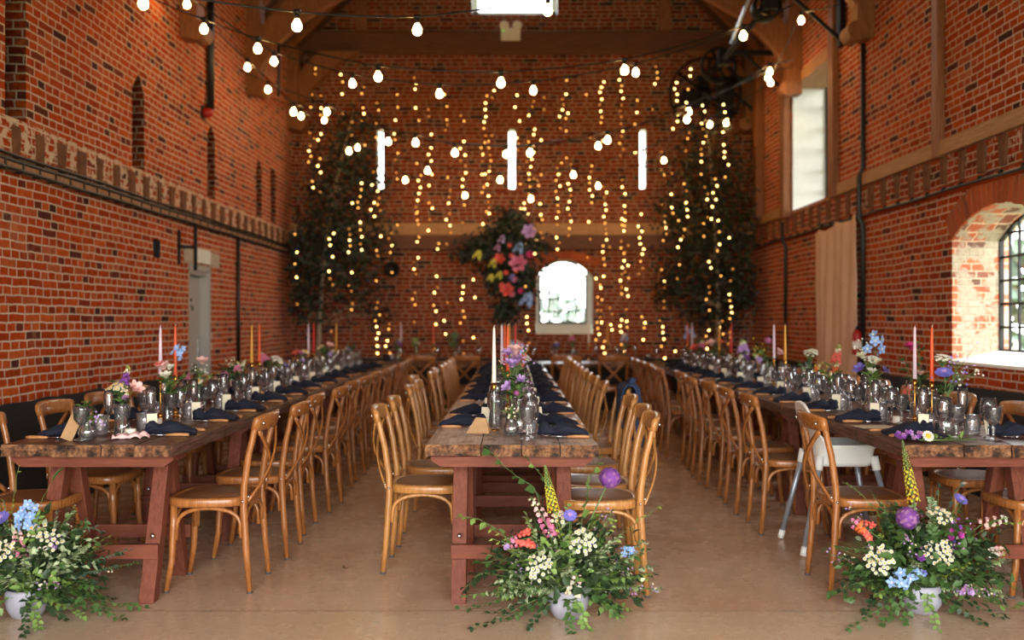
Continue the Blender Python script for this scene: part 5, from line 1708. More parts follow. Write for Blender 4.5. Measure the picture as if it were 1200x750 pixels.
def arrangement(base, label, specials, seed, leafmix, floorlist, extra=None):
    global R
    R = random.Random(seed)
    base = V(base)
    t = thing('flower_arrangement', label, 'flowers', base)
    o = V((0, 0, .13))
    def part(name, f):
        mb = MB(); f(mb); return mb.build(name, t)
    # dome of leafy sprays
    i = 0
    for az, el, L, kind in leafmix:
        if 236 < az % 360 < 304 and el < 34: continue
        a = math.radians(az); e = math.radians(el)
        d = V((math.cos(a) * math.cos(e), math.sin(a) * math.cos(e), math.sin(e)))
        st = o + V((math.cos(a), math.sin(a), 0)) * .05
        def f(mb):
            if kind == 'broad': leaf_path(mb, curve(st, d, L, 8, .9, .02 - 0, .06), .056, .034, R.choice(('g_dark', 'g_dark', 'g_mid', 'g_mid', 'g_light')), 22, .12)
            elif kind == 'mound':
                m_ = R.choice(('g_dark', 'g_dark', 'g_mid', 'g_mid', 'g_light', 'g_pale')); c = st + d * L * .8
                sz = R.choice((.045, .055, .065)) * (.75 if m_ == 'g_pale' else 1)
                mb.use(M['stem']); mb.tube([st, c], .0018, 5, False); mb.use(M[m_])
                for q in range(26):
                    e = (d + V((R.gauss(0, .8), R.gauss(0, .8), R.gauss(0, .6)))).normalized()
                    w = c + V((R.gauss(0, .05), R.gauss(0, .05), R.gauss(0, .045)))
                    w.z = max(w.z, .05)
                    mb.leaf(w, e + V((0, 0, -.35)), d + V((R.gauss(0, .4), R.gauss(0, .4), R.gauss(0, .4) + .3)), sz * R.uniform(.7, 1.1), sz * R.uniform(.45, .65), .25)
            elif kind == 'ivy': leaf_path(mb, curve(st, d, L, 12, 1.9, .012, .07), .050, .040, R.choice(('g_dark', 'g_mid', 'g_mid', 'g_light')), 20, .15)
            elif kind == 'birch': leaf_path(mb, curve(st, d, L, 10, .9, .015, .06), .042, .032, R.choice(('g_mid', 'g_light')), 12, .4, 'alt', .0015)
            elif kind == 'vari': leaf_path(mb, curve(st, d, L, 8, .7, .02, .06), .040, .017, R.choice(('g_mid', 'g_light')), 20, .15, 'pair', .0015, .9, 'g_pale')
            elif kind == 'fern': leaf_path(mb, curve(st, d, L, 9, .8, .02, .03), .042, .011, R.choice(('g_mid', 'g_mid', 'g_dark', 'g_blue')), 26, .12, 'pair', .0014, .8)
            elif kind == 'grass':
                for q in range(7):
                    pts = curve(st, d + V((R.uniform(-.25, .25), R.uniform(-.25, .25), R.uniform(-.1, .25))), L * R.uniform(.7, 1.1), 7, .8, .02, .02)
                    mb.use(M[R.choice(('g_light', 'g_mid'))]); mb.tube(pts, [.0030, .0028, .0025, .002, .0018, .0014, .001, .0004], 4, False)
            elif kind == 'oat':
                for q in range(2):
                    pts = curve(st, d + V((R.uniform(-.15, .15), 0, R.uniform(0, .2))), L * R.uniform(.85, 1.05), 10, 1.6, .02, .02)
                    mb.use(M['g_lime']); mb.tube(pts, .0011, 4, False)
                    for k in range(5, 11):
                        for w in range(2): mb.leaf(pts[k], V((R.uniform(-.3, .3), R.uniform(-.3, .3), -1)) + (pts[k] - pts[k - 1]).normalized(), (0, -1, 0), .026, .009, .05)
            elif kind == 'filler':
                pts = curve(st, d, L, 7, .5, .02, .05)
                mb.use(M['stem']); mb.tube(pts, .0013, 4, False)
                for k in range(3, 8):
                    for w in range(5):
                        q = pts[k] + V((R.gauss(0, .016), R.gauss(0, .016), R.gauss(0, .016)))
                        mb.use(M['stem']); mb.tube([pts[k], q], .0006, 3, False); b_star(mb, q, V((R.uniform(-1, 1), -1, R.uniform(0, 1))), .0055, R.choice(extra or ('p_lilac', 'p_mauve', 'p_cream')), 5, .3)
            elif kind == 'eucal': leaf_path(mb, curve(st, d, L, 8, .6, .02, .05), .036, .034, 'g_blue', 12, .3, 'pair')
            elif kind == 'lime': leaf_path(mb, curve(st, d, L, 8, .5, .02, .05), .036, .020, R.choice(('g_lime', 'g_light')), 24, .15)
        part({'broad': 'leafy_branch', 'mound': 'leaf_cluster', 'ivy': 'ivy_trail', 'birch': 'birch_twig', 'vari': 'variegated_sprig', 'fern': 'fern_frond', 'grass': 'grass_tuft', 'oat': 'oat_grass', 'filler': 'filler_sprig', 'eucal': 'eucalyptus_sprig', 'lime': 'lime_green_sprig'}[kind], f)
    for (px, py) in floorlist:      # trails of leaves lying on the floor
        dd = F * (EYE - .02) / (py - 375); end = V(((px - 600) * dd / F, dd, .015)) - base
        def f(mb):
            m1 = o.lerp(end, .35); m1.z = .13; m2 = o.lerp(end, .7); m2.z = .03
            pts = []
            for k in range(13):
                u = k / 12
                q = (1 - u) ** 3 * o + 3 * u * (1 - u) ** 2 * m1 + 3 * u * u * (1 - u) * m2 + u ** 3 * end
                pts.append(q + V((R.uniform(-.008, .008), R.uniform(-.01, .01), max(0, R.uniform(-.004, .01)))))
            for q in pts: q.z = max(q.z, .014)
            leaf_path(mb, pts, .046, .036, R.choice(('g_mid', 'g_light', 'g_dark')), 15, .3, up=(0, -.3, 1), curl=.1)
        part('ivy_trail', f)
    for sp in specials:
        typ, px, py, dy = sp[:4]; arg = sp[4:]
        p = at(px, py, base.y + dy) - base
        out = (p - o).normalized()
        d = out + V((0, -.8, .15))
        def stem(mb, p=p, r=.0022, m='stem'):
            mid = o.lerp(p, .55) + V((0, .01, .04)); mb.use(M[m]); mb.tube([o, mid, p], r, 6, False)
        def f(mb):
            if typ == 'daisies':
                stem(mb, p - d.normalized() * .03); b_cluster(mb, p, d, arg[0], arg[1], .0098)
            elif typ == 'allium':
                stem(mb, p, .0035); b_ball(mb, p, arg[0], ['p_purple', 'p_purple', 'p_purple', 'p_mauve'], 190)
            elif typ == 'eremurus':
                q = at(arg[0], arg[1], base.y + dy) - base; ax = p - q
                mb.use(M['stem']); mb.tube([o, o.lerp(q, .6) + V((0, 0, .02)), q, p], .004, 6, False)
                x, y, z = frame_of(ax)
                for i in range(120):
                    u = i / 120; a = i * 2.4; e = x * math.cos(a) + y * math.sin(a)
                    rad = .021 * (1 - u) ** .75 + .004
                    c = q.lerp(p, u) + e * rad
                    if u < .55: b_star(mb, c, e + z * .3, .0085 * (1 - .4 * u), 'p_yolk' if (u < .25 and i % 3 == 0) else 'p_lemon', 5, .6)
                    else: mb.use(M['g_lime']); mb.ball(c, .0055 * (1.3 - u), 5, 3)
            elif typ == 'snap':
                q = at(arg[0], arg[1], base.y + dy) - base
                mb.use(M['stem']); mb.tube([o, o.lerp(q, .6) + V((0, 0, .03)), q, p], .0025, 6, False)
                x, y, z = frame_of(p - q); n = arg[3]; rad = arg[4]
                for i in range(n):
                    u = i / n; a = i * 2.2; e = x * math.cos(a) + y * math.sin(a) + V((0, -.5, 0))
                    m = arg[2][min(int(u * len(arg[2])), len(arg[2]) - 1)]
                    c = q.lerp(p, u) + e * rad * (1 - .5 * u)
                    s_ = .019 * (1 - .55 * u) * (rad / .02) ** .5
                    mb.use(M[m]); mb.ball(c, s_ * .55, 6, 4)
                    b_star(mb, c + e.normalized() * s_ * .4, e + z * .3, s_, m, 5, .35); b_star(mb, c + e.normalized() * s_ * .5, e - z * .3, s_ * .7, m, 4, .5, 'p_yolk' if i % 4 == 0 else None)
            elif typ == 'scab':
                stem(mb); b_scabious(mb, p, d, arg[0], arg[1])
            elif typ == 'rose':
                stem(mb); b_rose(mb, p, d, arg[0], arg[1])
            elif typ == 'delph':
                stem(mb); b_delph(mb, p, arg[2] if len(arg) > 2 else V((0, -.2, 1)), arg[1], 8, arg[0], arg[0] * .62)
            elif typ == 'leafbranch':
                pts = [o] + [at(a, b, base.y + dy) - base for a, b in arg[0]] + [p]
                # smooth
                fine = []
                for k in range(len(pts) - 1):
                    for u in range(4): fine.append(pts[k].lerp(pts[k + 1], u / 4) + V((R.uniform(-.004, .004), 0, R.uniform(-.004, .004))))
                fine.append(pts[-1])
                leaf_path(mb, fine, arg[1], arg[2], arg[3], arg[4], arg[5], 'alt', .0018)
        part({'daisies': 'daisy_cluster', 'allium': 'allium', 'eremurus': 'foxtail_lily', 'snap': 'snapdragon', 'scab': 'scabious', 'rose': 'rose', 'delph': 'delphinium', 'leafbranch': 'leafy_branch'}[typ], f)
    return t


def mix(seed, n):
    r = random.Random(seed); out = []
    for i in range(n):
        az = i * 137.5 % 360
        el = r.choice((12, 28, 45, 62, 75)) + r.uniform(-8, 8)
        L = r.uniform(.20, .36) * (1.12 if el > 50 else 1)
        out.append((az, el, L, r.choice(('broad', 'broad', 'vari', 'broad', 'fern', 'lime', 'vari', 'filler', 'grass', 'broad', 'broad'))))
    # side and front skirts of ivy
    for i in range(18):
        az = 172 + i * 11.5
        out.append((az, r.uniform(5, 30), r.uniform(.22, .34) * (.62 if 240 < az % 360 < 305 else 1), r.choice(('ivy', 'ivy', 'broad', 'vari'))))
    for i in range(42):
        out.append((i * 137.5 % 360, r.uniform(8, 80), r.uniform(.17, .31), 'mound'))
    return out


BC = V((.255, 4.52, 0))
bowl(BC, 'small grey ceramic bowl on the floor before the centre table')
arrangement(BC, 'wild flower arrangement with yellow foxtail lily spilling onto floor before the centre table', [
    ('eremurus', 638.5, 545, .06, 649, 600), ('allium', 715, 560, .02, .051),
    ('snap', 597, 636, -.10, 622, 630, ['p_coral', 'p_coral', 'p_pink'], 15, .026), ('snap', 622, 582, .0, 648, 628, ['p_pink', 'p_pink', 'p_blush', 'p_cream'], 22, .019),
    ('snap', 676, 672, -.19, 672, 697, ['p_cream', 'p_white', 'p_blush'], 12, .020),
    ('daisies', 632, 664, -.19, .062, 26), ('daisies', 682, 635, -.16, .062, 28), ('daisies', 655, 607, -.06, .035, 10),
    ('scab', 668, 604, -.10, .030, 'p_violet'), ('delph', 738, 646, .02, .028, 'p_blue', V((.8, -.3, .3))),
    ('scab', 594, 641, -.08, .016, 'p_lilac'), ('scab', 627, 640, -.1, .014, 'p_mauve'),
    ('leafbranch', 574, 528, .10, [(640, 610), (625, 570), (600, 555)], .075, .060, 'g_mid', 11, .35), ('leafbranch', 620, 540, .12, [(650, 600), (640, 565)], .062, .050, 'g_light', 8, .4),
    ('leafbranch', 701, 540, .02, [(680, 620), (687, 585), (692, 560)], .066, .056, 'g_light', 12, .3),
    ('leafbranch', 772, 594, .05, [(690, 660), (725, 630), (752, 608)], .045, .018, 'g_lime', 16, .35), ('leafbranch', 757, 638, -.05, [(700, 680), (730, 662)], .035, .016, 'g_pale', 14, .3),
    ('leafbranch', 764, 672, -.05, [(700, 690), (735, 675)], .036, .018, 'g_dark', 16, .35),
    ('leafbranch', 541, 606, .02, [(620, 650), (585, 622), (560, 608)], .058, .042, 'g_light', 10, .4),
    ('leafbranch', 545, 690, -.02, [(620, 670), (580, 668), (557, 676)], .068, .056, 'g_dark', 16, .3), ('leafbranch', 560, 660, .0, [(620, 670), (590, 655)], .062, .050, 'g_mid', 14, .3),
], 41, mix(5, 84) + [(100, 62, .36, 'oat'), (165, 45, .42, 'oat'), (150, 30, .38, 'fern'), (200, 22, .42, 'broad'), (190, 12, .42, 'broad'), (215, 25, .36, 'broad'), (180, 40, .36, 'broad'), (330, 20, .34, 'vari'), (345, 32, .36, 'vari'), (315, 40, .30, 'vari'), (5, 45, .36, 'vari'), (350, 10, .36, 'vari')],
    [(540, 712), (556, 735), (600, 722), (620, 733), (575, 718), (690, 738), (725, 720), (668, 742), (735, 712)])
BR = V((1.89, 4.60, 0))
bowl(BR, 'small grey ceramic bowl on the floor before the right table')
arrangement(BR, 'wild flower arrangement with one purple allium at centre spilling onto floor before the right table', [
    ('eremurus', 1057.5, 516, .06, 1071, 588), ('allium', 1063.5, 607, -.14, .052),
    ('snap', 997, 611, -.06, 1018, 622, ['p_coral', 'p_orange', 'p_pink'], 14, .025), ('scab', 1126, 585, .0, .032, 'p_violet'),
    ('snap', 1118, 605, -.06, 1121, 632, ['p_magenta', 'p_purple'], 9, .020), ('snap', 1114, 628, -.05, 1116, 650, ['p_purple', 'p_violet'], 7, .014),
    ('daisies', 1031, 656, -.17, .066, 34), ('daisies', 1100, 648, -.2, .066, 32), ('daisies', 1104, 605, -.06, .055, 20),
    ('delph', 1058, 678, -.24, .045, 'p_blue', V((.2, -.5, .5))), ('delph', 1074, 672, -.22, .03, 'p_blue', V((.6, -.5, .3))),
    ('snap', 1133, 686, -.16, 1133, 695, ['p_lilac', 'p_mauve'], 8, .018), ('snap', 1178, 643, -.02, 1155, 650, ['p_white', 'p_blush'], 16, .018),
    ('snap', 1182, 606, .02, 1150, 615, ['p_blush', 'p_blush', 'p_white'], 12, .016), ('rose', 1079, 654, -.2, .016, 'p_purple'), ('rose', 1082, 672, -.22, .014, 'p_violet'),
    ('leafbranch', 1127, 566, .06, [(1095, 640), (1110, 600), (1118, 580)], .044, .038, 'g_blue', 9, .35), ('leafbranch', 1100, 572, .06, [(1090, 640), (1098, 600)], .05, .044, 'g_blue', 8, .4),
    ('leafbranch', 982, 640, -.02, [(1050, 660), (1015, 645)], .042, .034, 'g_mid', 11, .4), ('leafbranch', 990, 566, .05, [(1050, 640), (1025, 595), (1005, 575)], .030, .012, 'g_light', 16, .4),
    ('leafbranch', 1022, 578, .04, [(1055, 640), (1040, 605)], .04, .022, 'g_dark', 12, .3), ('leafbranch', 1200, 612, .04, [(1110, 650), (1150, 622), (1178, 612)], .03, .016, 'g_lime', 14, .4),
    ('leafbranch', 1196, 690, -.05, [(1120, 690), (1160, 678)], .035, .014, 'g_mid', 14, .4),
], 52, mix(9, 86) + [(110, 62, .36, 'grass'), (150, 45, .36, 'grass'), (155, 35, .36, 'grass'), (170, 30, .38, 'filler'), (20, 40, .36, 'filler'), (30, 25, .4, 'fern'), (0, 25, .38, 'fern'), (140, 50, .42, 'filler'), (345, 30, .36, 'lime'), (200, 20, .4, 'ivy')],
    [(995, 735), (1012, 715), (1035, 728), (1022, 700), (1100, 735), (1150, 728), (1176, 722), (1188, 712), (1060, 728), (1128, 720)], ('p_lilac', 'p_mauve', 'p_cream'))
BL = V((-2.205, 4.53, 0))
bowl(BL, 'small grey ceramic bowl on the floor before the left table')
arrangement(BL, 'wild flower arrangement with sky blue delphinium and ferny leaves before the left table', [
    ('delph', 33, 597, -.06, .042, 'p_blue', V((.2, -.2, 1))), ('delph', 27, 611, -.06, .042, 'p_blue', V((-.4, -.2, 1))), ('scab', 1, 607, -.08, .036, 'p_violet'),
    ('snap', 20, 622, -.12, 25, 652, ['p_pink', 'p_pink', 'p_blush'], 16, .020), ('daisies', 58, 634, -.14, .055, 16), ('daisies', 4, 645, -.2, .05, 20), ('daisies', 44, 622, -.08, .04, 10),
    ('snap', 66, 626, -.08, 60, 640, ['p_lilac', 'p_lilac'], 7, .014), ('snap', -14, 590, -.02, -10, 630, ['p_coral', 'p_pink'], 16, .022),
    ('leafbranch', 22, 548, .02, [(15, 630), (15, 590)], .028, .012, 'g_lime', 14, .4), ('leafbranch', 60, 566, .02, [(30, 640), (42, 600)], .16, .02, 'g_mid', 1, .55),
    ('leafbranch', 118, 622, .04, [(50, 650), (80, 625), (102, 618)], .045, .010, 'g_blue', 26, .3), ('leafbranch', 112, 658, .0, [(50, 660), (85, 645)], .045, .010, 'g_mid', 26, .3), ('leafbranch', 86, 600, .06, [(50, 650), (70, 618)], .045, .010, 'g_mid', 24, .3),
    ('leafbranch', -5, 570, .03, [(10, 640), (2, 600)], .05, .04, 'g_dark', 10, .3),
    ('leafbranch', 2, 664, -.18, [(20, 680), (10, 668)], .05, .03, 'g_pale', 12, .2), ('leafbranch', 12, 672, -.18, [(25, 690)], .05, .03, 'g_light', 10, .2),
], 63, mix(13, 84) + [(10, 30, .42, 'fern'), (20, 18, .42, 'fern'), (350, 25, .40, 'fern'), (330, 15, .36, 'ivy'), (0, 40, .40, 'fern'), (340, 35, .34, 'broad'), (320, 25, .34, 'broad'), (15, 8, .44, 'ivy'), (355, 5, .46, 'ivy'), (200, 50, .36, 'lime')],
    [(120, 718), (168, 712), (28, 744), (75, 727), (100, 722), (132, 700), (45, 738), (-30, 735)])

# ------------------------------------------------------------------ trees and flowers at the back wall
R = random.Random(99)


def tree(loc, pts, boughs, label, nleaf, seed, sp):
    r = random.Random(seed)
    t = thing('potted_tree', label, 'tree', loc)
    mb = MB(M['iron']); mb.lathe([(0, 0), (.16, 0), (.21, .36), (.22, .38), (.19, .38), (.18, .33), (0, .33)], 20); mb.build('pot', t)
    mb = MB(M['soil']); mb.lathe([(.18, .335), (0, .34)], 16); mb.build('soil', t)
    mb = MB(M['bark']); mb.tube(pts, [.035 - .027 * i / len(pts) for i in range(len(pts))], 8); mb.build('trunk', t)
    lf = MB()
    per = nleaf // len(boughs)
    for (p, rad, dens) in boughs:
        p = V(p)
        near = min((V(q) for q in pts), key=lambda q: (q - p).length)
        tw = MB(M['bark']); tw.tube([near, near.lerp(p, .6) + V((0, 0, .06)), p], [.012, .008, .003], 5); tw.build('bough', t)
        for k in range(int(per * dens)):
            q = p + V((r.gauss(0, rad * sp[0]), r.gauss(0, rad * sp[1]), r.gauss(0, rad * sp[2])))
            if not (-3.19 < q.x + loc[0] < 3.46) or q.y + loc[1] > 14.72: continue
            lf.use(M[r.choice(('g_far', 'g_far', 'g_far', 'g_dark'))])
            lf.leaf(q, (r.uniform(-1, 1), r.uniform(-1, 1), r.uniform(-1, .3)), (r.uniform(-1, 1), -1, r.uniform(-1, 1)), r.uniform(.05, .085), r.uniform(.03, .05), .2)
    lf.build('foliage', t)


def LP(px, py, d, loc): return at(px, py, d) - V(loc)


tl = (at(372, 400, 14.3).x, 14.3, 0)
B = lambda L, loc: [(LP(a, b, d, loc), rad, ds) for a, b, d, rad, ds in L]
tree(tl, [V((0, 0, .3)), LP(374, 380, 14.3, tl), LP(378, 320, 14.3, tl), LP(384, 270, 14.35, tl), LP(392, 225, 14.4, tl), LP(404, 170, 14.4, tl), LP(414, 130, 14.4, tl)],
     B([(412, 150, 14.45, .16, .7), (405, 175, 14.4, .25, 1.1), (418, 195, 14.4, .22, 1.1), (395, 205, 14.35, .28, 1.2), (402, 235, 14.35, .30, 1.3), (380, 245, 14.3, .28, 1.2), (412, 265, 14.35, .26, 1), (368, 270, 14.2, .26, 1.2), (350, 300, 14.2, .20, 1.1),
        (395, 280, 14.3, .28, 1.1), (360, 320, 14.2, .24, 1.1), (352, 345, 14.2, .18, .9), (372, 300, 14.2, .22, 1), (425, 295, 14.4, .22, .8), (400, 320, 14.3, .22, .8), (415, 330, 14.3, .22, .7), (365, 365, 14.2, .18, .7), (430, 355, 14.4, .18, .35), (445, 370, 14.4, .14, .25), (440, 270, 14.4, .16, .4), (432, 215, 14.45, .14, .4)], tl),
     'tall dark leafy tree with pale leaning trunk in the back left corner', 5000, 5, (1, .55, .9))
tr = (at(842, 400, 14.2).x, 14.2, 0)
tree(tr, [V((0, 0, .3)), LP(842, 360, 14.2, tr), LP(840, 300, 14.25, tr), LP(836, 240, 14.3, tr), LP(832, 180, 14.3, tr), LP(828, 150, 14.3, tr)],
     B([(828, 165, 14.3, .25, .8), (845, 180, 14.3, .25, .9), (812, 195, 14.35, .24, 1), (835, 210, 14.3, .30, 1.2), (855, 225, 14.2, .24, 1.1), (818, 235, 14.3, .28, 1.2), (842, 255, 14.25, .30, 1.2), (862, 265, 14.1, .22, 1.1), (805, 262, 14.35, .22, 1), (826, 285, 14.3, .30, 1.3), (850, 300, 14.2, .28, 1.3),
        (868, 315, 14.1, .18, 1), (800, 300, 14.35, .22, .9), (812, 325, 14.3, .25, 1.1), (840, 335, 14.2, .28, 1.2), (862, 350, 14.1, .22, 1.1), (795, 335, 14.35, .16, .6), (820, 360, 14.3, .22, .9), (845, 370, 14.2, .2, .8), (872, 345, 14.05, .14, .8), (785, 250, 14.4, .14, .4), (783, 340, 14.4, .14, .5)], tr),
     'tall dark leafy tree filling the back right corner', 4600, 6, (1, .55, .9))

# hanging flower cloud on its post
ht = (at(603, 400, 14.45).x, 14.45, 0)
t = thing('flower_post', 'brown timber post carrying the flower cloud left of the back window', 'post', ht)
mb = MB(M['timber']); mb.bx(-.05, .05, -.05, .05, 0, 2.35); mb.build('post', t, False, bevel=.006)
mb = MB(M['timber_x']); mb.bx(-.3, .3, -.04, .04, .0, .06); mb.bx(-.04, .04, -.3, .3, 0, .06); mb.build('foot', t, False)
t = thing('flower_cloud', 'big cloud of dark foliage and pink flowers at the top of the post, back wall', 'flowers', (ht[0], ht[1], 1.4))
base = V((ht[0], ht[1], 1.4))
r = random.Random(17)
for (a, b, d, rad, n, st) in ((590, 275, 14.2, .22, 260, 1), (600, 300, 14.15, .22, 260, 1), (575, 290, 14.2, .22, 220, 1.2), (595, 335, 14.2, .20, 260, 1), (610, 270, 14.2, .2, 200, 1), (592, 365, 14.2, .14, 160, 1), (618, 325, 14.2, .15, 130, 1), (556, 290, 14.25, .16, 120, 1.6), (628, 290, 14.25, .14, 90, 1.5), (583, 315, 14.2, .2, 180, 1), (598, 252, 14.25, .12, 60, 1), (545, 300, 14.25, .10, 50, 1.6), (616, 345, 14.2, .12, 70, 1)):
    mb = MB(); p = at(a, b, d) - base
    mb.use(M['bark']); mb.tube([V((0, -.02, .6)), p], .008, 5)
    for k in range(n):
        q = p + V((r.gauss(0, rad * .6 * st), r.gauss(0, rad * .45), r.gauss(0, rad * .6)))
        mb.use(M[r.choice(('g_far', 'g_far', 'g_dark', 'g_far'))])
        mb.leaf(q, (r.uniform(-1, 1), r.uniform(-1, .3), r.uniform(-1, .6)), (r.uniform(-1, 1), -1, r.uniform(-1, 1)), r.uniform(.07, .12), r.uniform(.03, .05), .2)
    mb.build('leafy_bough', t)
for (px, py, rad, m) in ((607, 309, .11, 'p_pink'), (594, 340, .085, 'p_coral'), (585, 304, .07, 'p_coral'), (620, 272, .09, 'p_lilac'), (599, 300, .035, 'p_coral'), (605, 318, .03, 'p_orange'), (603, 328, .04, 'p_pink'), (593, 320, .035, 'p_coral'), (597, 288, .03, 'p_coral'), (621, 299, .05, 'p_hot'), (588, 335, .04, 'p_coral'), (610, 341, .035, 'p_hot'), (600, 345, .04, 'p_pink')):
    mb = MB(); p = at(px, py, 14.0) - base
    b_rose(mb, p, V((0, -1, .2)), rad, m)
    mb.build('bloom', t)
for (px, py, rad, m) in ((618, 350, .09, 'p_blue'), (608, 290, .07, 'p_blue'), (575, 325, .05, 'p_lemon'), (578, 308, .06, 'p_lemon'), (560, 298, .06, 'p_lemon'), (585, 322, .05, 'p_lemon'), (600, 325, .05, 'p_violet'), (588, 280, .05, 'p_lilac'), (583, 290, .05, 'p_mauve')):
    mb = MB(); p = at(px, py, 14.0) - base
    b_delph(mb, p, V((.3, -.2, 1)), m, 9, rad, rad * .6)
    mb.build('flower_spray', t)

# ------------------------------------------------------------------ festoon lights
def festoon(bulbs, ends, label):
    """bulbs: (px, py, d) of each glowing globe; ends: two (px, py, d)"""
    t = thing('festoon_string', label, 'string lights', (0, 0, 0), 0, 'festoon light strings')
    P = [at(*b) + V((0, 0, .085)) for b in bulbs]
    full = [at(*ends[0])] + P + [at(*ends[1])]
    t.location = full[0]; o0 = full[0]
    pts = []
    for i in range(len(full) - 1):
        L = (full[i + 1] - full[i]).length
        for k in range(6):
            u = k / 6
            q = full[i].lerp(full[i + 1], u) - V((0, 0, .012 * L * math.sin(PI * u)))
            pts.append(q - o0)
    pts.append(full[-1] - o0)
    mb = MB(M['cable']); mb.tube(pts, .0065, 6); mb.build('cable', t)
    for p in P:
        mb = MB(M['cable'])
        mb.bx(-.022, .022, -.012, .012, -.012, .016); mb.lathe([(0, -.045), (.0165, -.045), (.0175, -.012), (0, -.01)], 10)
        h = bulbholder if False else mb.build('lamp_holder', t); h.location = p - o0
        if 'bulb' not in SH:
            mb = MB(M['bulb']); mb.lathe([(0, -.122), (.014, -.120), (.026, -.110), (.0315, -.092), (.030, -.078), (.022, -.062), (.0145, -.05), (.0135, -.044), (0, -.044)], 16)
            SH['bulb'] = mb.mesh('glass_bulb')
        b = bpy.data.objects.new('glass_bulb', SH['bulb']); C.objects.link(b); b.parent = h
    return t


SH = {}
LW = lambda d: 600 - 3.28 * F / d
RW_ = lambda d: 600 + 3.55 * F / d
festoon([(168, 4, 6.0), (348, 30, 6.3), (489, 35, 6.6), (642, 12, 6.9)], [(60, -30, 6.0), (800, -30, 7.1)], 'festoon string of glowing bulbs nearest the camera, crossing top left to centre')
festoon([(239, 34, 8.4), (302, 57, 8.2), (443, 90, 8.0), (587, 97, 8.0), (732, 82, 8.2), (871, 42, 8.6)], [(175, -4, 9.0), (930, 5, 8.8)], 'festoon string of glowing bulbs second from the camera')
festoon([(219, 5, 9.2), (321, 72, 9.4), (413, 98, 9.4), (515, 110, 9.4), (625, 106, 9.4), (745, 85, 9.6)], [(196, -25, 9.6), (862, 36, 10.0)], 'festoon string of glowing bulbs third from the camera')
festoon([(290, 79, 10.8), (344, 131, 10.6), (487, 167, 10.4), (533, 179, 10.4), (621, 179, 10.4), (712, 164, 10.5), (805, 140, 10.8), (902, 84, 11.2)], [(256, 38, 11.2), (930, 70, 11.4)], 'festoon string of glowing bulbs fourth from the camera')
festoon([(314, 105, 11.6), (383, 131, 11.4), (455, 166, 11.2), (593, 181, 11.2), (701, 171, 11.3), (807, 131, 11.6), (900, 91, 12.0)], [(280, 80, 11.9), (930, 78, 12.1)], 'festoon string of glowing bulbs fifth from the camera')
festoon([(353, 136, 12.8), (409, 177, 12.6), (501, 200, 12.5), (586, 211, 12.5), (672, 205, 12.5), (753, 183, 12.6), (832, 146, 12.8)], [(303, 108, 12.9), (906, 96, 12.9)], 'festoon string of glowing bulbs sixth from the camera')
festoon([(380, 141, 14.0), (419, 173, 13.9), (475, 211, 13.8), (545, 229, 13.8), (622, 233, 13.8), (701, 218, 13.8), (778, 188, 13.9), (851, 144, 14.0)], [(345, 118, 14.1), (874, 130, 14.1)], 'festoon string of glowing bulbs farthest from the camera')
festoon([(939, 24, 10.4), (903, 97, 12.2)], [(985, 5, 9.9), (890, 105, 12.45)], 'short festoon string with few bulbs along the right wall')

# ------------------------------------------------------------------ fairy light strands in front of the back wall
r = random.Random(31)
mbf = MB(M['fairy']); mbf.ball((0, 0, 0), .0125, 6, 4); FM1 = mbf.mesh('light_bulb')
mbf = MB(M['fairy2']); mbf.ball((0, 0, 0), .0115, 6, 4); FM2 = mbf.mesh('light_bulb')
mbf = MB(M['fairy3']); mbf.ball((0, 0, 0), .0105, 6, 4); FM3 = mbf.mesh('light_bulb')
STR = [(348, 276, 408, .5), (369, 82, 250, .7), (380, 76, 256, .8), (388, 275, 412, .7), (402, 82, 132, .6), (414, 128, 412, .8), (425, 104, 290, 1), (433, 160, 255, .7), (441, 100, 412, 1.1), (462, 96, 270, .8), (458, 275, 415, 1), (487, 93, 292, 1.1),
       (490, 250, 412, .9), (501, 100, 285, .8), (513, 268, 300, .5), (522, 105, 300, .8), (512, 318, 408, .8), (525, 320, 402, .8), (539, 108, 298, 1), (543, 325, 412, .9), (556, 300, 408, .8), (565, 175, 260, 1.1), (569, 108, 250, .9), (577, 108, 262, 1), (583, 250, 300, .8), (607, 100, 245, .7), (614, 240, 410, .9),
       (618, 137, 262, .9), (626, 112, 300, .8), (637, 116, 296, .9), (658, 118, 292, 1.1), (664, 96, 292, 1), (688, 105, 305, 1), (697, 250, 415, .8), (706, 98, 412, 1.2), (711, 268, 400, .9), (728, 88, 412, 1.2), (732, 260, 400, .8), (747, 85, 182, .7), (752, 245, 415, .9), (768, 80, 130, 1), (775, 180, 418, 1),
       (786, 190, 262, .8), (795, 260, 412, .8), (793, 85, 150, .9), (806, 75, 275, 1), (824, 110, 285, .8), (832, 300, 412, .9), (840, 160, 255, .9), (847, 95, 205, .9), (841, 260, 410, .7), (859, 235, 412, .8)]
STR.sort()
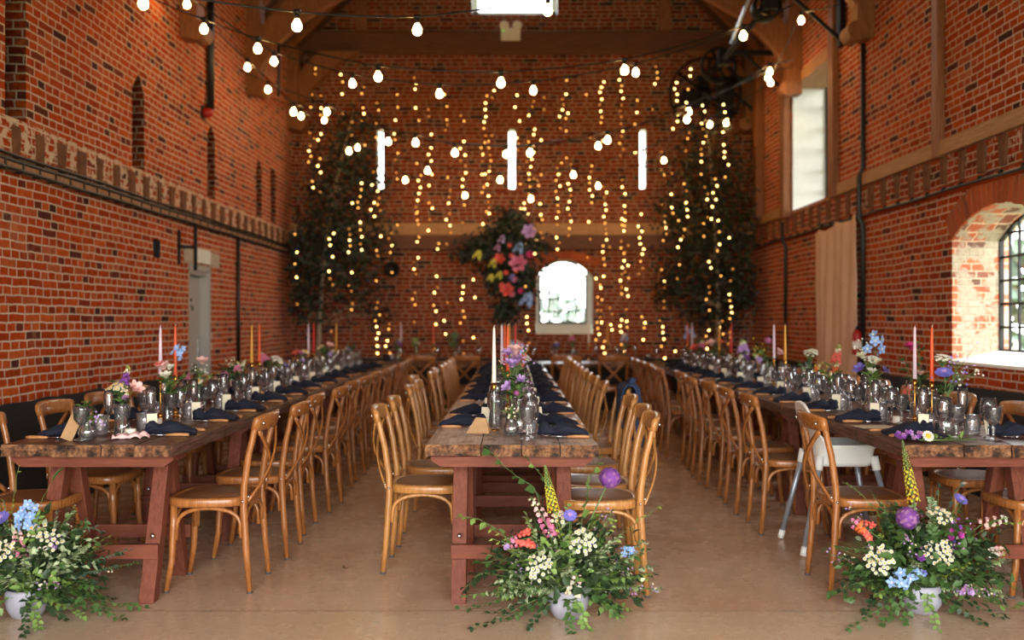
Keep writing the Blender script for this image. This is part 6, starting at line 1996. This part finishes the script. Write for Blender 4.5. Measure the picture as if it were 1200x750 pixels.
for i, (px, ya, yb, dn) in enumerate(STR):
    d = 14.72 - .25 * r.random() if not (340 < px < 450 or px > 785) else 13.9 - .2 * r.random()
    top = at(px, ya - 4, d)
    t = thing('fairy_light_strand', 'thin strand of warm fairy lights on the back wall, %s from the left' % ordinal(i + 1), 'fairy lights', top, 0, 'fairy light strands')
    ln = (yb - ya + 8) * d / F
    ph = r.uniform(0, 6)
    sway = lambda z: .022 * math.sin(z * 2.1 + ph) + .010 * math.sin(z * 7 + ph)
    s0 = sway(0)
    mb = MB(M['cable']); mb.tube([(sway(z) - s0, 0, -z) for z in [ln * k / 12 for k in range(13)]], .002, 4); mb.build('wire', t)
    z = .03
    while z < ln:
        burst = .5 + .5 * math.sin(z * 3.1 + ph * 2)
        if r.random() < min(1, (.30 + .55 * burst) * dn):
            b = bpy.data.objects.new('light_bulb', FM1 if r.random() < .15 + .45 * burst else (FM2 if r.random() < .55 else FM3)); C.objects.link(b); b.parent = t
            b.location = (sway(z) - s0 + r.uniform(-.035, .035), -.012, -z)
        z += .085 + r.uniform(-.012, .02)

# ------------------------------------------------------------------ outside
mb = MB(simple('meadow', (150, 160, 120), .95, var=.2, scale=.4)); mb.poly([(-60, 15.6, -.25), (60, 15.6, -.25), (60, 80, -.25), (-60, 80, -.25)]); mb.poly([(4.6, -40, -.25), (60, -40, -.25), (60, 15.6, -.25), (4.6, 15.6, -.25)])
mb.poly([(-60, -40, -.25), (4.6, -40, -.25), (4.6, -2.9, -.25), (-60, -2.9, -.25)])
g_ = mb.build('trim_outside_ground'); g_['kind'] = 'structure'; g_.name = 'floor_outside'; g_['label'] = 'pale meadow outside the windows'


def hedge(label, x0, x1, y0, y1, h, n, seed, s_=.26):
    t = thing('hedge', label, 'hedge', ((x0 + x1) / 2, (y0 + y1) / 2, -.25))
    rb = random.Random(seed); mb = MB(); cx, cy_ = (x0 + x1) / 2, (y0 + y1) / 2
    for k in range(n):
        q = V((rb.uniform(x0, x1) - cx, rb.uniform(y0, y1) - cy_, h * (1 - rb.random() ** 2 * .98)))
        q.z *= .85 + .15 * math.sin(q.x * 1.3 + q.y * 1.7 + seed)
        mb.use(M[rb.choice(('g_dark', 'g_mid', 'g_dark', 'g_blue'))])
        mb.leaf(q, (rb.uniform(-1, 1), rb.uniform(-1, 1), rb.uniform(-1, 1)), (rb.uniform(-1, 1), rb.uniform(-1, 1), 1), s_, s_ * .65)
    mb.build('foliage', t)
    mb = MB(M['bark'])
    L = max(x1 - x0, y1 - y0)
    for k in range(int(L)):
        u = (k + .5) / int(L) - .5
        p_ = V((u * (x1 - x0), 0, 0)) if x1 - x0 > y1 - y0 else V((0, u * (y1 - y0), 0))
        mb.tube([p_, p_ + V((.05, .05, h * .7))], .05, 5)
    mb.build('stems', t)


hedge('garden hedge outside the small back window', -2.5, 6, 21.5, 22.5, 2.25, 2600, 4)
hedge('tall hedge added outside the arched right window to cut its light', 8.2, 9.4, 4, 17, 2.8, 3600, 5, .34)  # added to hold daylight back from the arched window's reveal

# ------------------------------------------------------------------ light: daylight through the doorway and the windows
W = bpy.data.worlds.new('sky'); scene.world = W; W.use_nodes = True
nt = W.node_tree; bg = nt.nodes['Background']
tc = nt.nodes.new('ShaderNodeTexCoord'); sp = nt.nodes.new('ShaderNodeSeparateXYZ'); nt.links.new(tc.outputs['Generated'], sp.inputs[0])
rp = nt.nodes.new('ShaderNodeValToRGB'); nt.links.new(sp.outputs[2], rp.inputs[0])
rp.color_ramp.elements[0].position = 0; rp.color_ramp.elements[0].color = (.95, .98, .96, 1)
rp.color_ramp.elements[1].position = .6; rp.color_ramp.elements[1].color = (.94, .97, 1.0, 1)
nt.links.new(rp.outputs[0], bg.inputs[0]); bg.inputs[1].default_value = SKY = 18.0


def portal(name, loc, rot, sx, sy):
    l = bpy.data.lights.new(name, 'AREA'); l.shape = 'RECTANGLE'; l.size = sx; l.size_y = sy
    l.cycles.is_portal = True
    o = bpy.data.objects.new(name, l); C.objects.link(o); o.location = loc; o.rotation_euler = rot


portal('doorway_daylight', ((GATE[0] + GATE[1]) / 2, YF - .42, GATE[3] / 2), (PI / 2, 0, 0), GATE[1] - GATE[0], GATE[3])
for a, b, c, d, e in ARCH:
    portal('arched_window_daylight', (WR + .5, (a + b) / 2, (c + e) / 2), (0, PI / 2, 0), e - c, b - a)
portal('tall_window_daylight', (WR + .5, (TALL[0] + TALL[1]) / 2, (TALL[2] + TALL[3]) / 2), (0, PI / 2, 0), TALL[3] - TALL[2], TALL[1] - TALL[0])

# ------------------------------------------------------------------ camera and view
cam = bpy.data.cameras.new('camera'); co = bpy.data.objects.new('camera', cam); C.objects.link(co)
co.location = (0, 0, EYE); co.rotation_euler = (PI / 2, 0, 0)
cam.lens = 35; cam.sensor_width = 36; cam.clip_start = .05; cam.clip_end = 200
cam.dof.use_dof = True; cam.dof.focus_distance = 4.95; cam.dof.aperture_fstop = 1.4
scene.camera = co
scene.view_settings.view_transform = 'Standard'; scene.view_settings.look = 'None'
scene.view_settings.gamma = 1; scene.view_settings.use_curve_mapping = False
scene.view_settings.exposure = 0
cy = scene.cycles
cy.max_bounces = 8; cy.diffuse_bounces = 4; cy.glossy_bounces = 4; cy.transparent_max_bounces = 24; cy.transmission_bounces = 4
cy.caustics_reflective = False; cy.caustics_refractive = False
cy.sample_clamp_indirect = 6; cy.use_denoising = True
for o in list(bpy.data.objects):
    if '_used' in o: del o['_used']
